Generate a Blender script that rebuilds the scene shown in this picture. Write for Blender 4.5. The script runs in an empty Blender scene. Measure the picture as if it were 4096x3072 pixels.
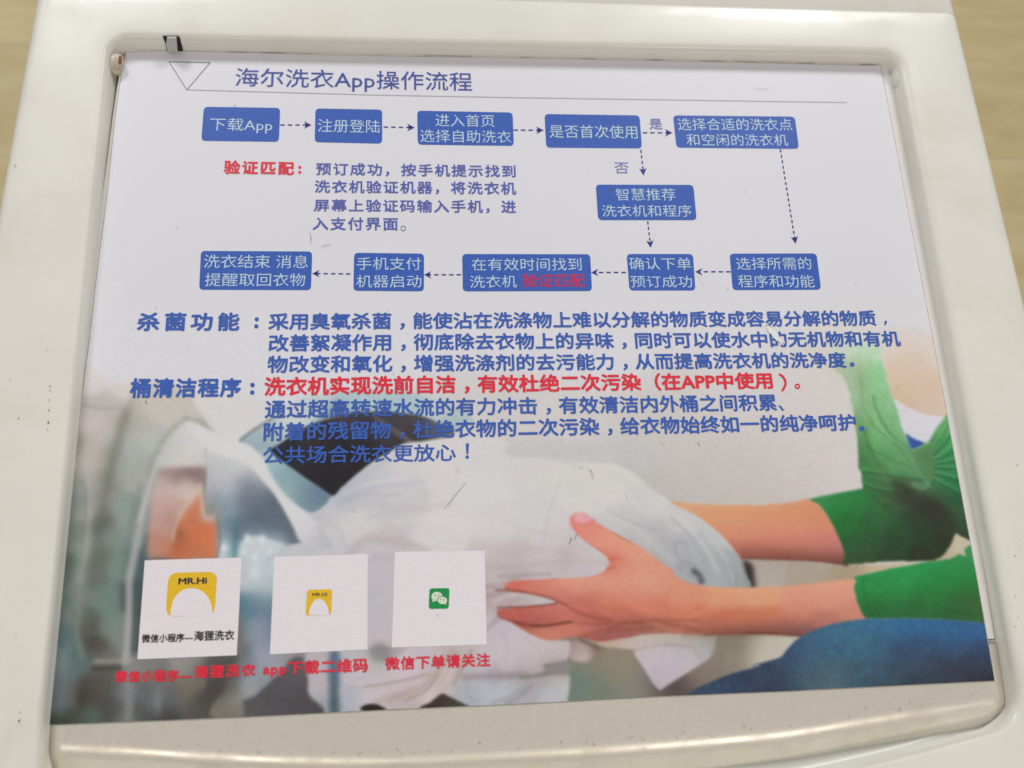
import bpy, bmesh, math, random
import numpy as np
from mathutils import Matrix, Vector

random.seed(4)
rng = np.random.default_rng(7)
SC = bpy.context.scene
COL = SC.collection
Z0 = 0.90            # height of the lid surface above the floor (m)
CH = 0.42            # camera height above the lid

# ------------------------------------------------------------------ camera
FPX = 3700.0         # focal length for a 4096 px wide picture
RX, RY, RZ = 0.308, -0.0880, -0.0396
def rotm(a, b, c):
    ca, sa, cb, sb, cc, sc = math.cos(a), math.sin(a), math.cos(b), math.sin(b), math.cos(c), math.sin(c)
    X = np.array([[1, 0, 0], [0, ca, -sa], [0, sa, ca]])
    Y = np.array([[cb, 0, sb], [0, 1, 0], [-sb, 0, cb]])
    Z = np.array([[cc, -sc, 0], [sc, cc, 0], [0, 0, 1]])
    return Z @ Y @ X
R = rotm(RX, RY, RZ)
cam_d = bpy.data.cameras.new('camera'); cam = bpy.data.objects.new('camera', cam_d); COL.objects.link(cam)
cam_d.sensor_width = 36; cam_d.lens = 36 * FPX / 4096; cam_d.clip_start = 0.01; cam_d.clip_end = 50
M = Matrix.Identity(4)
for i in range(3):
    for j in range(3): M[i][j] = R[i, j]
M[2][3] = Z0 + CH
cam.matrix_world = M
cam_d.dof.use_dof = True; cam_d.dof.focus_distance = 0.455; cam_d.dof.aperture_fstop = 7
SC.camera = cam

# ------------------------------------------------------------------ light
SC.view_settings.view_transform = 'Standard'; SC.view_settings.look = 'None'
SC.view_settings.exposure = 0.10; SC.view_settings.gamma = 1
W = bpy.data.worlds.new('World'); SC.world = W; W.use_nodes = True
bg = W.node_tree.nodes['Background']; bg.inputs[0].default_value = (1.0, 0.975, 0.96, 1); bg.inputs[1].default_value = 0.26
def lamp(name, loc, target, sx, sy, power, color):
    d = bpy.data.lights.new(name, 'AREA'); d.shape = 'RECTANGLE'; d.size = sx; d.size_y = sy
    d.energy = power; d.color = color
    o = bpy.data.objects.new(name, d); COL.objects.link(o)
    o.location = loc
    o.rotation_euler = (Vector(target) - Vector(loc)).to_track_quat('-Z', 'Y').to_euler()
    return o
lamp('ceiling_lamp', (-0.95, 2.05, Z0 + 1.55), (0.05, 0.35, Z0), 0.60, 0.45, 18.5, (0.975, 0.99, 1.0))
lamp('ceiling_lamp', (-0.52, -1.05, Z0 + 1.45), (0.05, 0.0, Z0), 0.50, 0.05, 4.2, (1.0, 0.90, 0.78))
lamp('ceiling_lamp', (0.72, -1.05, Z0 + 1.45), (0.05, 0.0, Z0), 0.50, 0.05, 6.0, (1.0, 0.90, 0.78))
lamp('ceiling_lamp', (1.05, 2.05, Z0 + 1.55), (0.05, 0.35, Z0), 0.60, 0.45, 18.5, (0.975, 0.99, 1.0))

# ------------------------------------------------------------------ helpers
def P(fx, fy, z=0.0):
    """point of the plane z (metres above the lid surface) measured in the 4096 px survey frame"""
    d = R @ np.array([fx - 2048.0, -(fy - 1536.0), -FPX])
    t = (z - CH) / d[2]
    return Vector((d[0] * t, d[1] * t, Z0 + z))
def lin(c):
    c = np.asarray(c, dtype=float) / 255.0
    return np.where(c <= 0.04045, c / 12.92, ((c + 0.055) / 1.055) ** 2.4)
EXPO = 0.76
def alb(rgb):
    a = np.clip(lin(rgb) / EXPO, 0, 0.9)
    return (float(a[0]), float(a[1]), float(a[2]), 1)
_m = {}
def mat(name, color, rough=0.5, metallic=0.0, grain=0.0, gscale=900.0, spec=0.5, bump=0.0, bscale=400.0, coat=0.0):
    if name in _m: return _m[name]
    m = bpy.data.materials.new(name); m.use_nodes = True
    nt = m.node_tree; b = nt.nodes['Principled BSDF']
    b.inputs['Base Color'].default_value = color; b.inputs['Roughness'].default_value = rough
    b.inputs['Metallic'].default_value = metallic; b.inputs['Specular IOR Level'].default_value = spec
    b.inputs['Coat Weight'].default_value = coat; b.inputs['Coat Roughness'].default_value = 0.08
    tc = nt.nodes.new('ShaderNodeTexCoord')
    if grain > 0:
        n = nt.nodes.new('ShaderNodeTexNoise'); n.inputs['Scale'].default_value = gscale; n.inputs['Detail'].default_value = 3
        nt.links.new(tc.outputs['Object'], n.inputs['Vector'])
        mr = nt.nodes.new('ShaderNodeMapRange'); mr.inputs[1].default_value = 0.3; mr.inputs[2].default_value = 0.7
        mr.inputs[3].default_value = 1 - grain; mr.inputs[4].default_value = 1 + grain * 0.6
        nt.links.new(n.outputs['Fac'], mr.inputs[0])
        mx = nt.nodes.new('ShaderNodeVectorMath'); mx.operation = 'SCALE'
        mx.inputs[0].default_value = color[:3]
        nt.links.new(mr.outputs[0], mx.inputs['Scale']); nt.links.new(mx.outputs[0], b.inputs['Base Color'])
    if bump > 0:
        n2 = nt.nodes.new('ShaderNodeTexNoise'); n2.inputs['Scale'].default_value = bscale; n2.inputs['Detail'].default_value = 2
        nt.links.new(tc.outputs['Object'], n2.inputs['Vector'])
        bp = nt.nodes.new('ShaderNodeBump'); bp.inputs['Strength'].default_value = bump; bp.inputs['Distance'].default_value = 0.0004
        nt.links.new(n2.outputs['Fac'], bp.inputs['Height']); nt.links.new(bp.outputs[0], b.inputs['Normal'])
    _m[name] = m
    return m
def link(name, me, m=None, parent=None, smooth=False):
    o = bpy.data.objects.new(name, me); COL.objects.link(o)
    if m: me.materials.append(m)
    if parent: o.parent = parent
    if smooth:
        for p in me.polygons: p.use_smooth = True
    return o
def mesh(name, vs, fs, m=None, parent=None, smooth=False):
    me = bpy.data.meshes.new(name); me.from_pydata([tuple(v) for v in vs], [], fs); me.update()
    return link(name, me, m, parent, smooth)
def thing(name, label, cat):
    o = bpy.data.objects.new(name, None); COL.objects.link(o); o['label'] = label; o['category'] = cat
    return o
def tag(o, label): o['label'] = label; return o

# ------------------------------------------------------------------ materials
PLASTIC = mat('white_plastic', (0.86, 0.845, 0.77, 1), 0.28, grain=0.03, gscale=25, bump=0.05, bscale=180, coat=0.08)
LIDPLASTIC = mat('lid_plastic', (0.80, 0.79, 0.76, 1), 0.35, grain=0.03, gscale=60, bump=0.05, bscale=300)
SILVER = mat('silver_trim_paint', (0.80, 0.76, 0.67, 1), 0.28, metallic=0.40, grain=0.05, gscale=1500, bump=0.04, bscale=1800)
PAPER = mat('sticker_paper', alb((207, 207, 214)), 0.42, grain=0.03, gscale=1800, spec=0.35)
BLACK = mat('black_hole', (0.012, 0.012, 0.012, 1), 0.7)
GREYTAB = mat('grey_tab_plastic', (0.50, 0.50, 0.47, 1), 0.4)
HINGE = mat('aged_beige_plastic', (0.62, 0.55, 0.44, 1), 0.35, grain=0.3, gscale=260)
RUST = mat('rust_stain', (0.30, 0.12, 0.04, 1), 0.7, grain=0.5, gscale=900)
GRIME = mat('brown_grime', (0.10, 0.065, 0.045, 1), 0.8, grain=0.5, gscale=1200)

def add_wear(m, tint, amount, scale, rough_to):
    nt = m.node_tree; b = nt.nodes['Principled BSDF']; tc = [n for n in nt.nodes if n.type == 'TEX_COORD'][0]
    n = nt.nodes.new('ShaderNodeTexNoise'); n.inputs['Scale'].default_value = scale; n.inputs['Detail'].default_value = 8; n.inputs['Roughness'].default_value = 0.65
    nt.links.new(tc.outputs['Object'], n.inputs['Vector'])
    mr = nt.nodes.new('ShaderNodeMapRange'); mr.inputs[1].default_value = 0.50; mr.inputs[2].default_value = 0.78; mr.inputs[3].default_value = 0; mr.inputs[4].default_value = amount
    nt.links.new(n.outputs['Fac'], mr.inputs[0])
    mx = nt.nodes.new('ShaderNodeMix'); mx.data_type = 'RGBA'; nt.links.new(mr.outputs[0], mx.inputs[0])
    src = b.inputs['Base Color'].links[0].from_socket
    nt.links.new(src, mx.inputs[6]); mx.inputs[7].default_value = tint; nt.links.new(mx.outputs[2], b.inputs['Base Color'])
    m2 = nt.nodes.new('ShaderNodeMapRange'); m2.inputs[1].default_value = 0.35; m2.inputs[2].default_value = 0.75
    m2.inputs[3].default_value = b.inputs['Roughness'].default_value; m2.inputs[4].default_value = rough_to
    nt.links.new(n.outputs['Fac'], m2.inputs[0]); nt.links.new(m2.outputs[0], b.inputs['Roughness'])
add_wear(PLASTIC, (0.52, 0.44, 0.32, 1), 0.28, 14, 0.46)
add_wear(LIDPLASTIC, (0.52, 0.46, 0.36, 1), 0.22, 30, 0.5)
add_wear(SILVER, (0.34, 0.29, 0.23, 1), 0.30, 55, 0.5)

# ------------------------------------------------------------------ floor (seen far below, left and right of the machine)
def floor_material():
    m = bpy.data.materials.new('tan_wood_look_tile'); m.use_nodes = True
    nt = m.node_tree; b = nt.nodes['Principled BSDF']; b.inputs['Roughness'].default_value = 0.35
    tc = nt.nodes.new('ShaderNodeTexCoord'); mp = nt.nodes.new('ShaderNodeMapping'); mp.inputs['Scale'].default_value = (2.2, 11, 5)
    nt.links.new(tc.outputs['Object'], mp.inputs[0])
    n = nt.nodes.new('ShaderNodeTexNoise'); n.inputs['Scale'].default_value = 3.0; n.inputs['Detail'].default_value = 7; n.inputs['Roughness'].default_value = 0.62
    nt.links.new(mp.outputs[0], n.inputs['Vector'])
    cr = nt.nodes.new('ShaderNodeValToRGB')
    cr.color_ramp.elements[0].position = 0.18; cr.color_ramp.elements[0].color = (0.62, 0.46, 0.20, 1)
    cr.color_ramp.elements[1].position = 0.80; cr.color_ramp.elements[1].color = (0.84, 0.73, 0.42, 1)
    nt.links.new(n.outputs['Fac'], cr.inputs[0])
    oi = nt.nodes.new('ShaderNodeObjectInfo')
    hs = nt.nodes.new('ShaderNodeHueSaturation')
    mr = nt.nodes.new('ShaderNodeMapRange'); mr.inputs[3].default_value = 0.86; mr.inputs[4].default_value = 1.06
    nt.links.new(oi.outputs['Random'], mr.inputs[0]); nt.links.new(mr.outputs[0], hs.inputs['Value'])
    nt.links.new(cr.outputs[0], hs.inputs['Color']); nt.links.new(hs.outputs[0], b.inputs['Base Color'])
    return m
FM = floor_material()
GROUT = mat('pale_grout', (0.74, 0.66, 0.46, 1), 0.8)
fl = mesh('floor', [(-3, -3, 0.0006), (3, -3, 0.0006), (3, 3, 0.0006), (-3, 3, 0.0006)], [(0, 1, 2, 3)], GROUT)
fl['kind'] = 'structure'; fl['label'] = 'tan wood look tiled floor far below the machine'; 
gy = P(4040, 645, -Z0).y
gl = P(60, 172, -Z0).y
TL_, TW_ = 0.60, 0.60
tile_me = None
for c_ in range(-4, 4):
    base = gy if c_ >= 0 else gl
    for r_ in range(-4, 5):
        g = 0.0012
        x0, x1 = c_ * TL_ + g, (c_ + 1) * TL_ - g
        y0, y1 = base + r_ * TW_ + g, base + (r_ + 1) * TW_ - g
        if tile_me is None:
            bm = bmesh.new()
            w, h = x1 - x0, y1 - y0
            bmesh.ops.create_cube(bm, size=1, matrix=Matrix.Translation((w / 2, h / 2, -0.003)) @ Matrix.Diagonal((w, h, 0.009, 1)))
            bmesh.ops.bevel(bm, geom=[e for e in bm.edges if all(v.co.z > 0 for v in e.verts)], offset=0.0012, segments=1, affect='EDGES')
            tile_me = bpy.data.meshes.new('floor_tile'); bm.to_mesh(tile_me); bm.free(); tile_me.materials.append(FM)
        o = bpy.data.objects.new('floor_tile', tile_me); COL.objects.link(o); o.parent = fl; o.location = (x0, y0, 0)

# ------------------------------------------------------------------ washing machine
wm = thing('washing_machine', 'white top loading washing machine with a closed lid and silver front strip', 'washing machine')
RIM = 0.009
def line_x(a, b):      # x as a function of y through two plan points
    k = (b.x - a.x) / (b.y - a.y)
    return lambda y: a.x + k * (y - a.y)
def line_y(a, b):
    k = (b.y - a.y) / (b.x - a.x)
    return lambda x: a.y + k * (x - a.x)
def isect(lx, ly):     # crossing of x=lx(y) and y=ly(x)
    x = 0.0
    for _ in range(30): y = ly(x); x = lx(y)
    return Vector((x, y, 0))
def rounded(corners, radii, nside=26, ncorner=9, bow=None):
    """closed loop, corners anticlockwise; nside points per side, ncorner per corner"""
    pts = []; n = len(corners)
    arcs = []
    for i in range(n):
        p0, p1, p2 = corners[i - 1], corners[i], corners[(i + 1) % n]
        d0 = (p0 - p1).normalized(); d2 = (p2 - p1).normalized()
        ang = d0.angle(d2); t = radii[i] / math.tan(ang / 2)
        a = p1 + d0 * t; c = p1 + d2 * t
        cen = p1 + (d0 + d2).normalized() * (radii[i] / math.sin(ang / 2))
        a0 = math.atan2(a.y - cen.y, a.x - cen.x); a1 = math.atan2(c.y - cen.y, c.x - cen.x)
        while a1 < a0: a1 += 2 * math.pi
        arcs.append([Vector((cen.x + radii[i] * math.cos(a0 + (a1 - a0) * k / (ncorner - 1)),
                             cen.y + radii[i] * math.sin(a0 + (a1 - a0) * k / (ncorner - 1)), 0)) for k in range(ncorner)])
    for i in range(n):
        pts += arcs[i]
        a = arcs[i][-1]; b = arcs[(i + 1) % n][0]
        for k in range(1, nside): 
            q = a.lerp(b, k / nside)
            if bow and bow[i]:
                nrm = Vector(((b - a).y, -(b - a).x, 0)).normalized(); q = q + nrm * (bow[i] * 4 * (k / nside) * (1 - k / nside))
            pts.append(q)
    return pts
# inner (recess wall) and outer edges, in plan at rim height
Lw = line_x(P(370, 825, RIM), P(192, 2600, RIM))
Rw = line_x(P(3712, 825, RIM), P(4000, 2325, RIM))
By = line_y(P(800, 156, RIM), P(3300, 206, RIM))
Fy = line_y(P(100, 3260, 0.004), P(4050, 2930, 0.004))
inner = [isect(Lw, Fy), isect(Rw, Fy), isect(Rw, By), isect(Lw, By)]
Lo = line_x(P(134, 0, RIM), P(0, 746, RIM)); Ro = line_x(P(3821, 0, RIM), P(4096, 1148, RIM))
Bo = line_y(P(1800, -26, RIM), P(3593, 26, RIM)); Fo = lambda x: -0.16
outer = [isect(Lo, Fo), isect(Ro, Fo), isect(Ro, Bo), isect(Lo, Bo)]
ir = [0.010, 0.018, 0.009, 0.009]
def inset(corners, d):     # move the sides of an anticlockwise polygon outwards by d (one value or one per side)
    n = len(corners); out = []
    d = d if isinstance(d, (list, tuple)) else [d] * n
    for i in range(n):
        a, b, c = corners[i - 1], corners[i], corners[(i + 1) % n]
        e1 = (b - a).normalized(); e2 = (c - b).normalized()
        n1 = Vector((e1.y, -e1.x, 0)); n2 = Vector((e2.y, -e2.x, 0))
        det = n1.x * n2.y - n1.y * n2.x
        d1, d2 = d[i - 1], d[i]
        out.append(b + Vector(((d1 * n2.y - d2 * n1.y) / det, (n1.x * d2 - n2.x * d1) / det, 0)))
    return out
ycre = P(60, 2905, RIM).y
def zrim(p, base):
    t = min(1, max(0, (ycre - p.y) / 0.012)); t = t * t * (3 - 2 * t)
    return base - 0.0045 * t
loops = []
BOW = [0.017, 0, 0, 0]
def add_loop(pl, z, soft=True):
    loops.append([Vector((p.x, p.y, Z0 + (zrim(p, z) if soft else z))) for p in pl])
orr = [0.012, 0.012, 0.004, 0.004]
add_loop(rounded(outer, orr), -0.060, False)
add_loop(rounded(outer, orr), RIM - 0.006)
for k in range(1, 7):
    a = k / 6 * math.pi / 2
    add_loop(rounded(inset(outer, -0.005 * (1 - math.cos(a))), orr), RIM - 0.005 + 0.005 * math.sin(a))
add_loop(rounded(inset(outer, -0.012), orr), RIM + 0.0003)
add_loop(rounded(inset(inner, 0.011), [r + 0.011 for r in ir], bow=BOW), RIM + 0.0002)
RF = 0.0045
RS = [0.0007, 0.0060, 0.0045, 0.0026]      # how wide each side's edge is rounded: front, right, rear, left
add_loop(rounded(inset(inner, [r + 0.0009 for r in RS]), [r + 0.0055 for r in ir], bow=BOW), RIM + 0.0001)
for k in range(0, 13):
    a = k / 12 * math.pi / 2; g = 1 - math.sin(a)
    add_loop(rounded(inset(inner, [r * g for r in RS]), [r + 0.005 * g for r in ir], bow=BOW), RIM - RF * (1 - math.cos(a)))
add_loop(rounded(inset(inner, -0.0006), ir, bow=BOW), -0.0085, False)
add_loop(rounded(inset(inner, -0.004), ir, bow=BOW), -0.0095, False)
add_loop(rounded(inset(inner, -0.03), ir, bow=BOW), -0.0095, False)
nl = len(loops[0]); vs = [v for l in loops for v in l]; fs = []
for i in range(len(loops) - 1):
    for k in range(nl):
        a, b = i * nl + k, i * nl + (k + 1) % nl
        fs.append((a, b, b + nl, a + nl))
fs.append(tuple(range((len(loops) - 1) * nl, len(loops) * nl)))
mesh('top_cover', vs, fs, PLASTIC, wm, smooth=True)

# rear panel behind the seam
def prism(name, plan, z0, z1, m, parent, bev=0.0012, seg=3, smooth=True):
    bm = bmesh.new()
    vb = [bm.verts.new((p.x, p.y, Z0 + z0)) for p in plan]
    f = bm.faces.new(vb)
    r = bmesh.ops.extrude_face_region(bm, geom=[f])
    for v in r['geom']:
        if isinstance(v, bmesh.types.BMVert): v.co.z = Z0 + z1
    bmesh.ops.recalc_face_normals(bm, faces=bm.faces)
    top = [e for e in bm.edges if all(abs(v.co.z - (Z0 + z1)) < 1e-6 for v in e.verts)]
    if bev: bmesh.ops.bevel(bm, geom=top, offset=bev, segments=seg, affect='EDGES', profile=0.6)
    me = bpy.data.meshes.new(name); bm.to_mesh(me); bm.free()
    for p in me.polygons: p.use_smooth = smooth and abs(p.normal.z) < 0.98
    return link(name, me, m, parent)
xl, xr = Lo(outer[3].y), Ro(outer[2].y)
back = 0.11
prof = [(0, -0.05)] + [(0.005 * (1 - math.cos(k / 6 * math.pi / 2)), RIM - 0.0052 + 0.005 * math.sin(k / 6 * math.pi / 2)) for k in range(7)]
vs, fs = [], []
secs = [(0.0, -0.0034, -0.0002), (0.0, -0.0031, 0.0), (0.0, back, 0.0)]
for _, dy, dz in secs:
    def X(side, d):
        y = Bo(0) + dy
        return (Lo(y) + d) if side < 0 else (Ro(y) - d)
    row = [Vector((X(-1, d), Bo(X(-1, d)) + dy, Z0 + z + (dz if z > 0 else 0))) for d, z in prof] + [Vector((X(1, d), Bo(X(1, d)) + dy, Z0 + z + (dz if z > 0 else 0))) for d, z in reversed(prof)]
    vs += row
n_ = len(prof) * 2
for i in range(2):
    for k in range(n_ - 1): fs.append((i * n_ + k, i * n_ + k + 1, (i + 1) * n_ + k + 1, (i + 1) * n_ + k))
fs.append(tuple(range(n_ - 1, -1, -1))); fs.append(tuple(range(2 * n_, 3 * n_)))
rp = mesh('rear_panel', vs, fs, PLASTIC, wm, smooth=True)
bm = bmesh.new(); bm.from_mesh(rp.data); bmesh.ops.recalc_face_normals(bm, faces=bm.faces); bm.to_mesh(rp.data); bm.free()
rp.data.polygons[len(fs) - 1].use_smooth = False; rp.data.polygons[len(fs) - 2].use_smooth = False
# body down to the floor
bx0, bx1, by0, by1 = outer[0].x + 0.006, outer[1].x - 0.006, -0.155, Bo(0) + back - 0.004
BODY = [Vector((bx0, by0, 0)), Vector((bx1, by0, 0)), Vector((bx1, by1, 0)), Vector((bx0, by1, 0))]
prism('cabinet', rounded(BODY, [0.02] * 4, 2, 5), -Z0 + 0.02, -0.055, PLASTIC, wm, 0.002)
for px, py in ((bx0 + .05, by0 + .05), (bx1 - .05, by0 + .05), (bx1 - .05, by1 - .05), (bx0 + .05, by1 - .05)):
    bm = bmesh.new(); bmesh.ops.create_cone(bm, cap_ends=True, segments=20, radius1=0.022, radius2=0.018, depth=0.024, matrix=Matrix.Translation((px, py, 0.016)))
    me = bpy.data.meshes.new('foot'); bm.to_mesh(me); bm.free(); link('foot', me, BLACK, wm)

# lid: white plate + silver front strip
def curve_pts(raw, n, z=0.0):
    raw = np.array(raw, float); t = np.r_[0, np.cumsum(np.hypot(*np.diff(raw, axis=0).T))]; t /= t[-1]
    # smooth cubic through the points (Catmull-Rom resampled)
    out = []
    for s in np.linspace(0, 1, n):
        i = min(len(t) - 2, max(0, int(np.searchsorted(t, s) - 1))); u = (s - t[i]) / (t[i + 1] - t[i])
        p0 = raw[max(0, i - 1)]; p1 = raw[i]; p2 = raw[i + 1]; p3 = raw[min(len(raw) - 1, i + 2)]
        q = 0.5 * ((2 * p1) + (-p0 + p2) * u + (2 * p0 - 5 * p1 + 4 * p2 - p3) * u * u + (-p0 + 3 * p1 - 3 * p2 + p3) * u ** 3)
        out.append(q)
    return [P(a, b, z) for a, b in out]
lidL = [(492, 219), (477, 278), (448, 457), (424, 646), (398, 825), (368, 1073), (340, 1297), (308, 1575), (276, 1873), (252, 2121), (234, 2325), (222, 2520)]
lidR = [(3985, 2558), (3948, 2325), (3889, 1975), (3819, 1575), (3753, 1200), (3685, 825), (3638, 600), (3593, 373), (3577, 305)]
top_ = [(3566, 278), (3550, 262), (3525, 256), (3100, 246), (2597, 232), (2000, 219), (1497, 212), (1000, 201), (600, 193), (520, 191), (503, 199)]
lidplan = curve_pts(lidR, 26) + [P(a, b) for a, b in top_] + curve_pts(lidL, 30)
lid = prism('lid', lidplan, -0.007, -0.0004, LIDPLASTIC, wm, 0.0011)
# silver strip: cross sections along x from left end to right end
hl = [(199, 2983), (497, 2998), (800, 3018), (1100, 3033), (1547, 3038), (2000, 3017), (2497, 2989), (3100, 2938), (3493, 2877), (4019, 2796)]
hlc = curve_pts(hl, 60)
bkL, bkR = P(222, 2525), P(3987, 2566)
sec = []
for i, h in enumerate(hlc):
    t = i / 59; b = bkL.lerp(bkR, t)
    # the strip's ends follow the lid's outline
    row = [b + Vector((0, 0, -0.007)), b + Vector((0, 0, -0.0012)), b + Vector((0, -0.0004, -0.0004))]
    for s_ in (0.3, 0.6, 0.85, 0.915): 
        q = b.lerp(h, s_)
        if i == 0: q = b.lerp(h, s_) 
        row.append(q + Vector((0, 0, -0.0004)))
    for k in range(0, 9):      # rounded shoulder to the sloping front face
        a = math.radians(3 + 40 * k / 8); r = 0.011
        row.append(h + Vector((0, -r * math.sin(a) + r * 0.22, -0.0004 - r * (1 - math.cos(a)))))
    e = row[-1]
    for s_ in (0.35, 0.7, 1.0): row.append(e + Vector((0, -0.020 * s_, -0.0175 * s_ - 0.003 * s_ * s_)))
    row.append(row[-1] + Vector((0, 0.006, -0.004)))
    sec.append(row)
ns = len(sec[0]); vs = [v for r_ in sec for v in r_]; fs = []
for i in range(len(sec) - 1):
    for k in range(ns - 1): fs.append((i * ns + k, (i + 1) * ns + k, (i + 1) * ns + k + 1, i * ns + k + 1))
fs.append(tuple(range(ns - 1, -1, -1))); fs.append(tuple(range((len(sec) - 1) * ns, len(sec) * ns)))
strip = mesh('front_strip', vs, fs, SILVER, lid, smooth=True)
bm = bmesh.new(); bm.from_mesh(strip.data); bmesh.ops.recalc_face_normals(bm, faces=bm.faces); bm.to_mesh(strip.data); bm.free()
strip.data.polygons[len(fs) - 1].use_smooth = False; strip.data.polygons[len(fs) - 2].use_smooth = False

# hinge caps at the two rear corners
def ellipsoid(name, c, rx, ry, rz, m, parent, seg=28, pw=1.0, rot=0):
    bm = bmesh.new(); bmesh.ops.create_uvsphere(bm, u_segments=seg, v_segments=seg // 2, radius=1)
    for v in bm.verts:
        for k in range(3): v.co[k] = math.copysign(abs(v.co[k]) ** pw, v.co[k])
    bmesh.ops.transform(bm, matrix=Matrix.Translation(c) @ Matrix.Rotation(rot, 4, 'Z') @ Matrix.Diagonal((rx, ry, rz, 1)), verts=bm.verts)
    me = bpy.data.meshes.new(name); bm.to_mesh(me); bm.free(); return link(name, me, m, parent, True)
hc = ellipsoid('hinge_cap', P(460, 258, 0.001), 0.0046, 0.0060, 0.0046, HINGE, wm, pw=0.8)
tag(hc, 'yellowed hinge cap at the rear left corner with rust')
ellipsoid('rust_spot', P(480, 240, 0.0044), 0.0010, 0.0024, 0.0010, RUST, hc)
hc2 = ellipsoid('hinge_cap', P(3594, 318, 0.001), 0.0036, 0.0066, 0.0046, LIDPLASTIC, wm, pw=0.8)
tag(hc2, 'white hinge cap at the rear right corner with grime')
ellipsoid('rust_spot', P(3612, 330, 0.0042), 0.0013, 0.0050, 0.0020, GRIME, hc2, rot=-0.12)
# latch slot: a black plate on the rear wall paints its dark inside
def quadplate(name, pts, m, parent, th=0.0006, off=(0, -1, 0)):
    f = [Vector(p) for p in pts]; o_ = Vector(off) * th
    v = f + [p + o_ for p in f]
    n = len(f); fa = [tuple(range(n)), tuple(range(2 * n - 1, n - 1, -1))] + [(i, i + n, (i + 1) % n + n, (i + 1) % n) for i in range(n)]
    return mesh(name, v, fa, m, parent)
def on_back(fx, fy, push=0.0):   # point where the ray meets the rear recess wall
    d = R @ np.array([fx - 2048.0, -(fy - 1536.0), -FPX])
    yw = By(-0.15) - 0.0001 - push          # wall leans back a little: y = yw + 0.30 * (z - 0.004)
    t = (yw + 0.30 * (CH - 0.004)) / (d[1] - 0.30 * d[2])
    return Vector((d[0] * t, d[1] * t, Z0 + CH + d[2] * t))
ls = quadplate('latch_slot', [on_back(651, 143), on_back(712, 143), on_back(720, 152), on_back(732, 200), on_back(668, 200), on_back(663, 172)], BLACK, wm)
quadplate('latch_tab', [on_back(669, 146, .0012), on_back(706, 146, .0012), on_back(711, 200, .0012), on_back(672, 200, .0012), on_back(664, 172, .0012)], GREYTAB, ls, th=0.001)
# small metal staple at the joint of lid and strip
jm = P(3954, 2563, 0.0001); jr = P(3986, 2566, 0.0001)
bm = bmesh.new(); bmesh.ops.create_cone(bm, cap_ends=True, segments=10, radius1=0.00035, radius2=0.00035, depth=(jr - jm).length,
    matrix=Matrix.Translation((jm + jr) / 2) @ Matrix.Rotation(math.pi / 2, 4, 'Y'))
me = bpy.data.meshes.new('joint_pin'); bm.to_mesh(me); bm.free(); link('joint_pin', me, mat('bright_metal', (0.8, 0.8, 0.78, 1), 0.25, metallic=1), lid)

# ------------------------------------------------------------------ the sticker
st = thing('instruction_sticker', 'printed instruction sticker with blue flow chart and laundry photo stuck on the lid', 'sticker')
HS = 0.00005
shL = [(505, 210), (487, 300), (463, 457), (443, 646), (424, 825), (388, 1098), (356, 1380), (337, 1520), (300, 1848), (276, 2060), (256, 2247), (229, 2496), (213, 2690), (194, 2899)]
shR = [(3521, 264), (3552, 425), (3628, 825), (3700, 1200), (3772, 1575), (3840, 1950), (3909, 2325), (3978, 2722)]
def curve_at_y(raw):
    raw = sorted(raw, key=lambda p: p[1]); ys = [p[1] for p in raw]; xs = [p[0] for p in raw]
    return lambda y: float(np.interp(y, ys, xs))
topc = [(505, 204), (646, 204), (1497, 224), (2000, 232), (2597, 243), (3100, 254), (3521, 264)]
botc = [(194, 2899), (600, 2883), (1000, 2866), (1547, 2838), (2094, 2814), (2646, 2784), (3100, 2766), (3978, 2722)]
sheetplan = curve_pts(shL[::1], 40) + curve_pts(botc, 20)[1:] + curve_pts(list(reversed(shR)), 30)[1:] + curve_pts(list(reversed(topc)), 20)[1:-1]
prism('paper', sheetplan, -0.00045, HS, PAPER, st, 0)
# grubby glue line showing round the sheet
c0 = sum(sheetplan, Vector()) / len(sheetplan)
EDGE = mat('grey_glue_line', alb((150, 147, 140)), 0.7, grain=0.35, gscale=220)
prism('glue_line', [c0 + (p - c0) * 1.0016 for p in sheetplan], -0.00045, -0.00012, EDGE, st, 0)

# --- printed photograph: colour attribute on a fine grid, picture built from measured colour patches
NX, NY = 1120, 500
Y0F, Y1F = 1200.0, None
Lc, Rc = shL, shR
vv = np.linspace(0, 1, NY)
yl = Y0F + 6 + (2899 - Y0F - 6) * vv; yr = Y0F - 6 + (2722 - Y0F + 6) * vv
xlv = np.interp(yl, [p[1] for p in Lc], [p[0] for p in Lc]); xrv = np.interp(yr, [p[1] for p in Rc], [p[0] for p in Rc])
uu = np.linspace(0, 1, NX)
FX = xlv[:, None] + (xrv - xlv)[:, None] * uu[None, :]
FY = yl[:, None] + (yr - yl)[:, None] * uu[None, :]
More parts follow.
